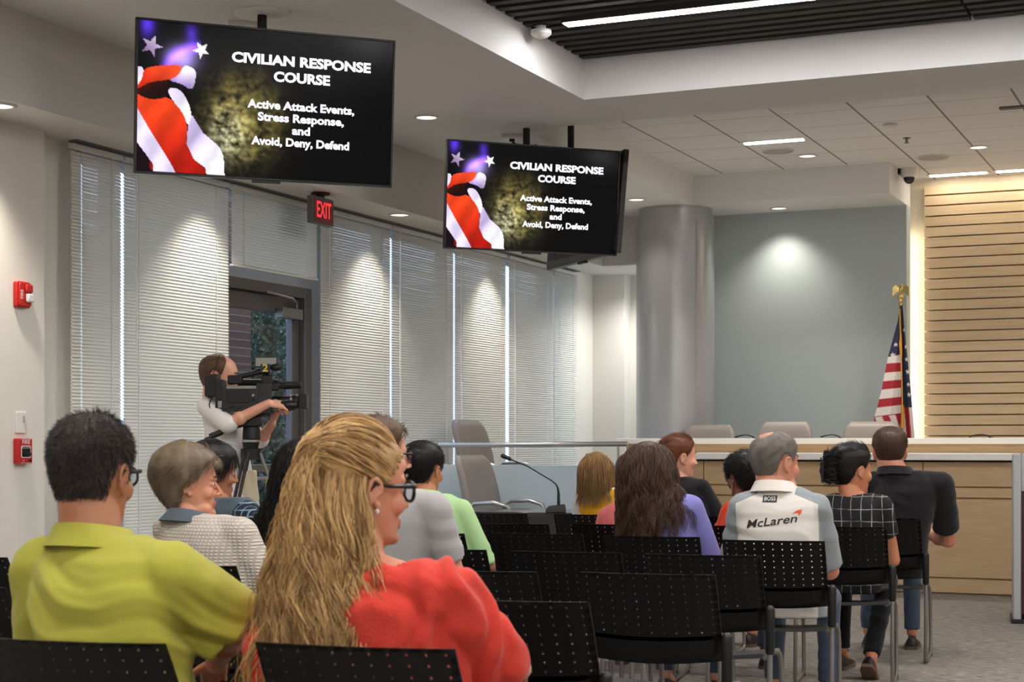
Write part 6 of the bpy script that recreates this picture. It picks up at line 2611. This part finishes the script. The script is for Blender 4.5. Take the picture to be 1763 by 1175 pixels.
# 12 ---- boy in orange
p = place(19, 1283, 1300, 775, yaw=6, hair=0.026)
p.update(label='child with curly black hair, mask and glasses in an orange T-shirt', skin=SK_BROWN, look=(44, 0, 0), hs=0.95, shw=0.185, vox=0.007, cloth=F_ORANGE, sleeve=0.8, glasses=True, hairmat=HM_BLACK, seed=15, drop=0.06, collar=(F_ORANGE, 0.004, 0.062, 0.006))
R = person(p)
H = R['H']
short_hair(H, HL_MALE, HM_BLACK, R['body'], T=0.028, length=0.02, n=3000, seed=15, r=0.0012, lift=0.8, curl=0.004, nape=0.010)
g = G()
rings = []
for z_, w_, dpt in ((-0.022, 0.030, 0.118), (-0.045, 0.056, 0.112), (-0.070, 0.058, 0.106), (-0.095, 0.048, 0.098), (-0.110, 0.030, 0.086)):
    rings.append([(w_ * math.sin(a), (dpt - 0.03) * math.cos(a) * 0.75 + 0.03, z_) for a in np.linspace(-1.35, 1.35, 15)])
g.loft(rings, cap=False, closed=False)
g.xf(H)
mk = g.build('face_mask', F_WHITE, R['body'], smooth=80, fix=False)
for s in (-1, 1):
    g = G()
    g.tube([(s * 0.055, 0.055, -0.045), (s * 0.080, -0.005, 0.01), (s * 0.083, -0.03, -0.01), (s * 0.079, -0.012, -0.035), (s * 0.05, 0.05, -0.09)], 0.0016, 6)
    g.xf(H)
    g.build('ear_loop', F_WHITE, mk, smooth=80)

# 13 ---- man in white and grey polo
p = place(14, 1334, 1342, 742, yaw=3, hair=0.006)
p.update(label='person with thinning grey hair in a white and grey polo lettered on the back', skin=SK_OLD, look=(-30, -2, 0), hs=1.05, shw=0.232, bulk=1.12, vox=0.005, cloth=F_OFFW, sleeve=0.92, hairmat=HM_GREY, seed=17, fold=0.006,
         collar=(F_OFFW, 0.028, 0.086, 0.024), drop=0.09, necklen=0.088, jowl=0.006, hunch=0.02,
         )
p['cloth'] = two_tone(p['side'], p['top'] - 1.05 * 1.13 * 0.205 - 0.09)
L = p['loc']
dL = depth_of(L)
e = local_of(L, 3, 1425, dL)
p['J'] = {'elr': (e[0], e[1] + 0.06, zat(985, dL)), 'wrr': (e[0] - 0.10, e[1] + 0.28, 0.68)}
R = person(p)
R13 = R
vol = lambda a, zz: -0.0125 * np.clip((zz - 0.055) / 0.05, 0, 1) * (0.55 + 0.45 * np.cos(a - 3.6)) + 0.0008 * np.sin(np.asarray(a) * 9 + zz * 160)
short_hair(R['H'], HL_MALE, HM_GREY, R['body'], T=0.009, length=0.014, n=4200, seed=17, r=0.0006, lift=0.3, volume=vol)
g = G()
rs = np.random.RandomState(3)
cx_, cz_ = local_of(L, 3, 1322, dL - 0.16)[0], zat(900, dL - 0.16)
tv, tf = text_data('McLaren', 0.052, 0.011, 1.30, shear=0.28)
ang = math.radians(8)


def rotp(p_, ox, oz):
    return (ox + p_[0] * math.cos(ang) - p_[1] * math.sin(ang), 0, oz + p_[0] * math.sin(ang) + p_[1] * math.cos(ang))


g.add([rotp(p_, cx_, cz_) for p_ in tv], tf)
xm = max(p_[0] for p_ in tv)
g.cur = 1
sw = [(xm - 0.022, 0.022), (xm + 0.002, 0.036), (xm + 0.024, 0.038), (xm + 0.018, 0.020), (xm + 0.006, 0.010), (xm + 0.008, 0.022), (xm - 0.004, 0.026)]
g.add([rotp(p_, cx_, cz_) for p_ in sw], [tuple(range(len(sw)))])
on_back(R, g, 'lettering', [mat('black print', c(28, 27, 28), 0.6), mat('orange print', c(226, 84, 40), 0.6)])
g = G()
bx, bz = local_of(L, 3, 1320, dL - 0.15)[0], zat(860, dL - 0.15)
for i in range(8):
    for j in range(4):
        x0, z0 = bx - 0.032 + 0.008 * i, bz - 0.015 + 0.0075 * j
        g.add([(x0, 0, z0), (x0 + 0.008, 0, z0), (x0 + 0.008, 0, z0 + 0.0075), (x0, 0, z0 + 0.0075)], [(0, 1, 2, 3)])
on_back(R, g, 'name_patch', mat('black patch', c(34, 33, 34), 0.6), 0.003)
g = G()
tv, tf = text_data('BOSS', 0.026, 0.01, 0.88)
g.add([(bx + p_[0], 0, bz + p_[1]) for p_ in tv], tf)
on_back(R, g, 'patch_lettering', F_WHITE, 0.0042)

# 14 ---- woman in black top with white lines
p = place(18, 1466, 1474, 762, yaw=0, hair=0.016)
p.update(label='person with black hair clipped up, in a black top with thin white lines', skin=SK_WARM, look=(-36, 0, 0), female=True, shw=0.198, vox=0.006, cloth=F_WLINE, sleeve=0.55, hairmat=HM_BLACK, seed=18, fold=0.004, garment='blouse', pants=M_darkpants, drop=0.06,
         neckhole=(0, 0.02, 0.03, 0.10, 0.10, 0.045))
L = p['loc']
dL = depth_of(L)
e = local_of(L, 0, 1536, dL)
p['J'] = {'elr': (e[0], e[1] + 0.02, zat(965, dL)), 'wrr': (e[0] - 0.10, e[1] + 0.25, 0.67), 'anr': (0.10, 0.10, 0.11), 'knr': (0.12, 0.44, 0.505)}
p['footdirr'] = (0, 0.75, -0.65)
R = person(p)
short_hair(R['H'], HL_UP, HM_BLACK, R['body'], T=0.016, length=0.05, n=2800, seed=19, flow=(0, -1, 0.15), lift=0.06, r=0.0009, nape=0.006)
rs = np.random.RandomState(8)
n = 500
th = rs.rand(n) * 2 * PI
rr = 0.020 + 0.022 * rs.rand(n)
K_ = 14
s_ = np.linspace(0, 1, K_)[None]
a0 = rs.rand(n)[:, None] * 2 * PI
zc_ = rs.uniform(-0.055, 0.085, n)[:, None]
a = a0 + s_ * rs.uniform(1.5, 4.0, n)[:, None]
yy = -0.128 - 0.015 * np.cos(zc_ * 30) + rr[:, None] * np.cos(a) * 0.75
xx = rr[:, None] * np.sin(a) * 1.15
zz = zc_ + 0.03 * (s_ - 0.5) * rs.normal(0, 1, (n, 1))
strand_mesh('hair_bun', Happly(R['H'], np.stack([xx, yy, zz], 2)), 0.0022, HM_BLACK, R['body'], 2)
g = G()
for q in range(5):
    zc = 0.045 - 0.022 * q
    g.tube([(-0.012, -0.115, zc), (-0.03, -0.15, zc), (-0.012, -0.172, zc - 0.004), (0.012, -0.172, zc - 0.004)], 0.004, 6)
g.tube([(0, -0.172, 0.05), (0, -0.176, -0.05)], 0.006, 6)
g.xf(R['H'])
g.build('hair_clip', M_blkpl, R['body'], smooth=60)

# 15 ---- man in black polo
p = place(22, 1532, 1563, 735, yaw=8, hair=0.012)
p.update(label='broad person with short dark brown hair in a black polo shirt at the aisle', skin=SK_OLD, look=(12, -3, 0), hs=1.03, shw=0.25, bulk=1.2, vox=0.006, cloth=F_BLACKP, sleeve=0.80, seed=20, fold=0.005, collar=(F_BLACKP, 0.026, 0.094, 0.020), face=False, drop=0.075, armr=0.066, neck=1.1, necklen=0.09)
L = p['loc']
dL = depth_of(L)
e = local_of(L, 8, 1632, dL + 0.08)
w_ = local_of(L, 8, 1590, dL + 0.3)
p['J'] = {'elr': (e[0], e[1], zat(932, dL)), 'wrr': (w_[0] - 0.02, w_[1], zat(915, dL + 0.3))}
R = person(p)
short_hair(R['H'], HL_MALE, HM_DKBRN, R['body'], T=0.013, length=0.016, n=4200, seed=21, r=0.0007, lift=0.4)

# 16 ---- the cameraman
ca_, sa_ = math.cos(YAW), math.sin(YAW)
ox = VX + ca_ * -0.17 - sa_ * 0.19
oy = VY + sa_ * -0.17 + ca_ * 0.19
p = dict(loc=(ox, oy), yaw=math.degrees(YAW) - 90, sit=False, top=1.795, hs=1.04, head=(0.0, -0.115), lean=-0.135, side=0.0, look=(math.degrees(YAW) - 88, -4, 0),
         label='standing cameraman with thin hair in a white long-sleeved top and khaki trousers', skin=SK_FAIR, shw=0.215, bulk=1.0, vox=0.0045, cloth=F_WHITE, sleeve=1.12, seed=22, fold=0.008, foldh=0.6, hairmat=HM_BRN, pants=M_khaki, hipz=0.93, rise=0.16,
         drop=0.06, garment='top', collar=(F_WHITE, 0.006, 0.066, 0.004), armr=0.064, waist=0.95,
         J={'shr': (0.15, -0.16, 1.475), 'elr': (0.265, -0.02, 1.365), 'wrr': (0.258, 0.225, 1.492), 'shl': (-0.14, -0.09, 1.475), 'ell': (-0.10, 0.12, 1.275), 'wrl': (0.06, 0.215, 1.375), 'knr': (0.16, 0.03, 0.50), 'knl': (-0.15, 0.03, 0.50), 'anr': (0.21, 0.0, 0.10), 'anl': (-0.20, 0.0, 0.10)},
         handr=((-0.12, 0.95, -0.10), (0.6, 0.1, 0.8), -1, 1.0, 0.95), handl=((0.35, 0.35, 0.75), (-0.3, -0.85, 0.35), 1, 1.0, 1.3))
R = person(p)
HL_THIN = [(0, 0.1125), (30, 0.108), (48, 0.092), (60, 0.058), (70, 0.020), (79, -0.016), (86, 0.016), (100, 0.022), (110, 0.0), (122, -0.045), (150, -0.072), (180, -0.078)]
short_hair(R['H'], HL_THIN, HM_BRN, R['body'], T=0.006, length=0.010, n=3600, seed=23, r=0.0006, lift=0.3)
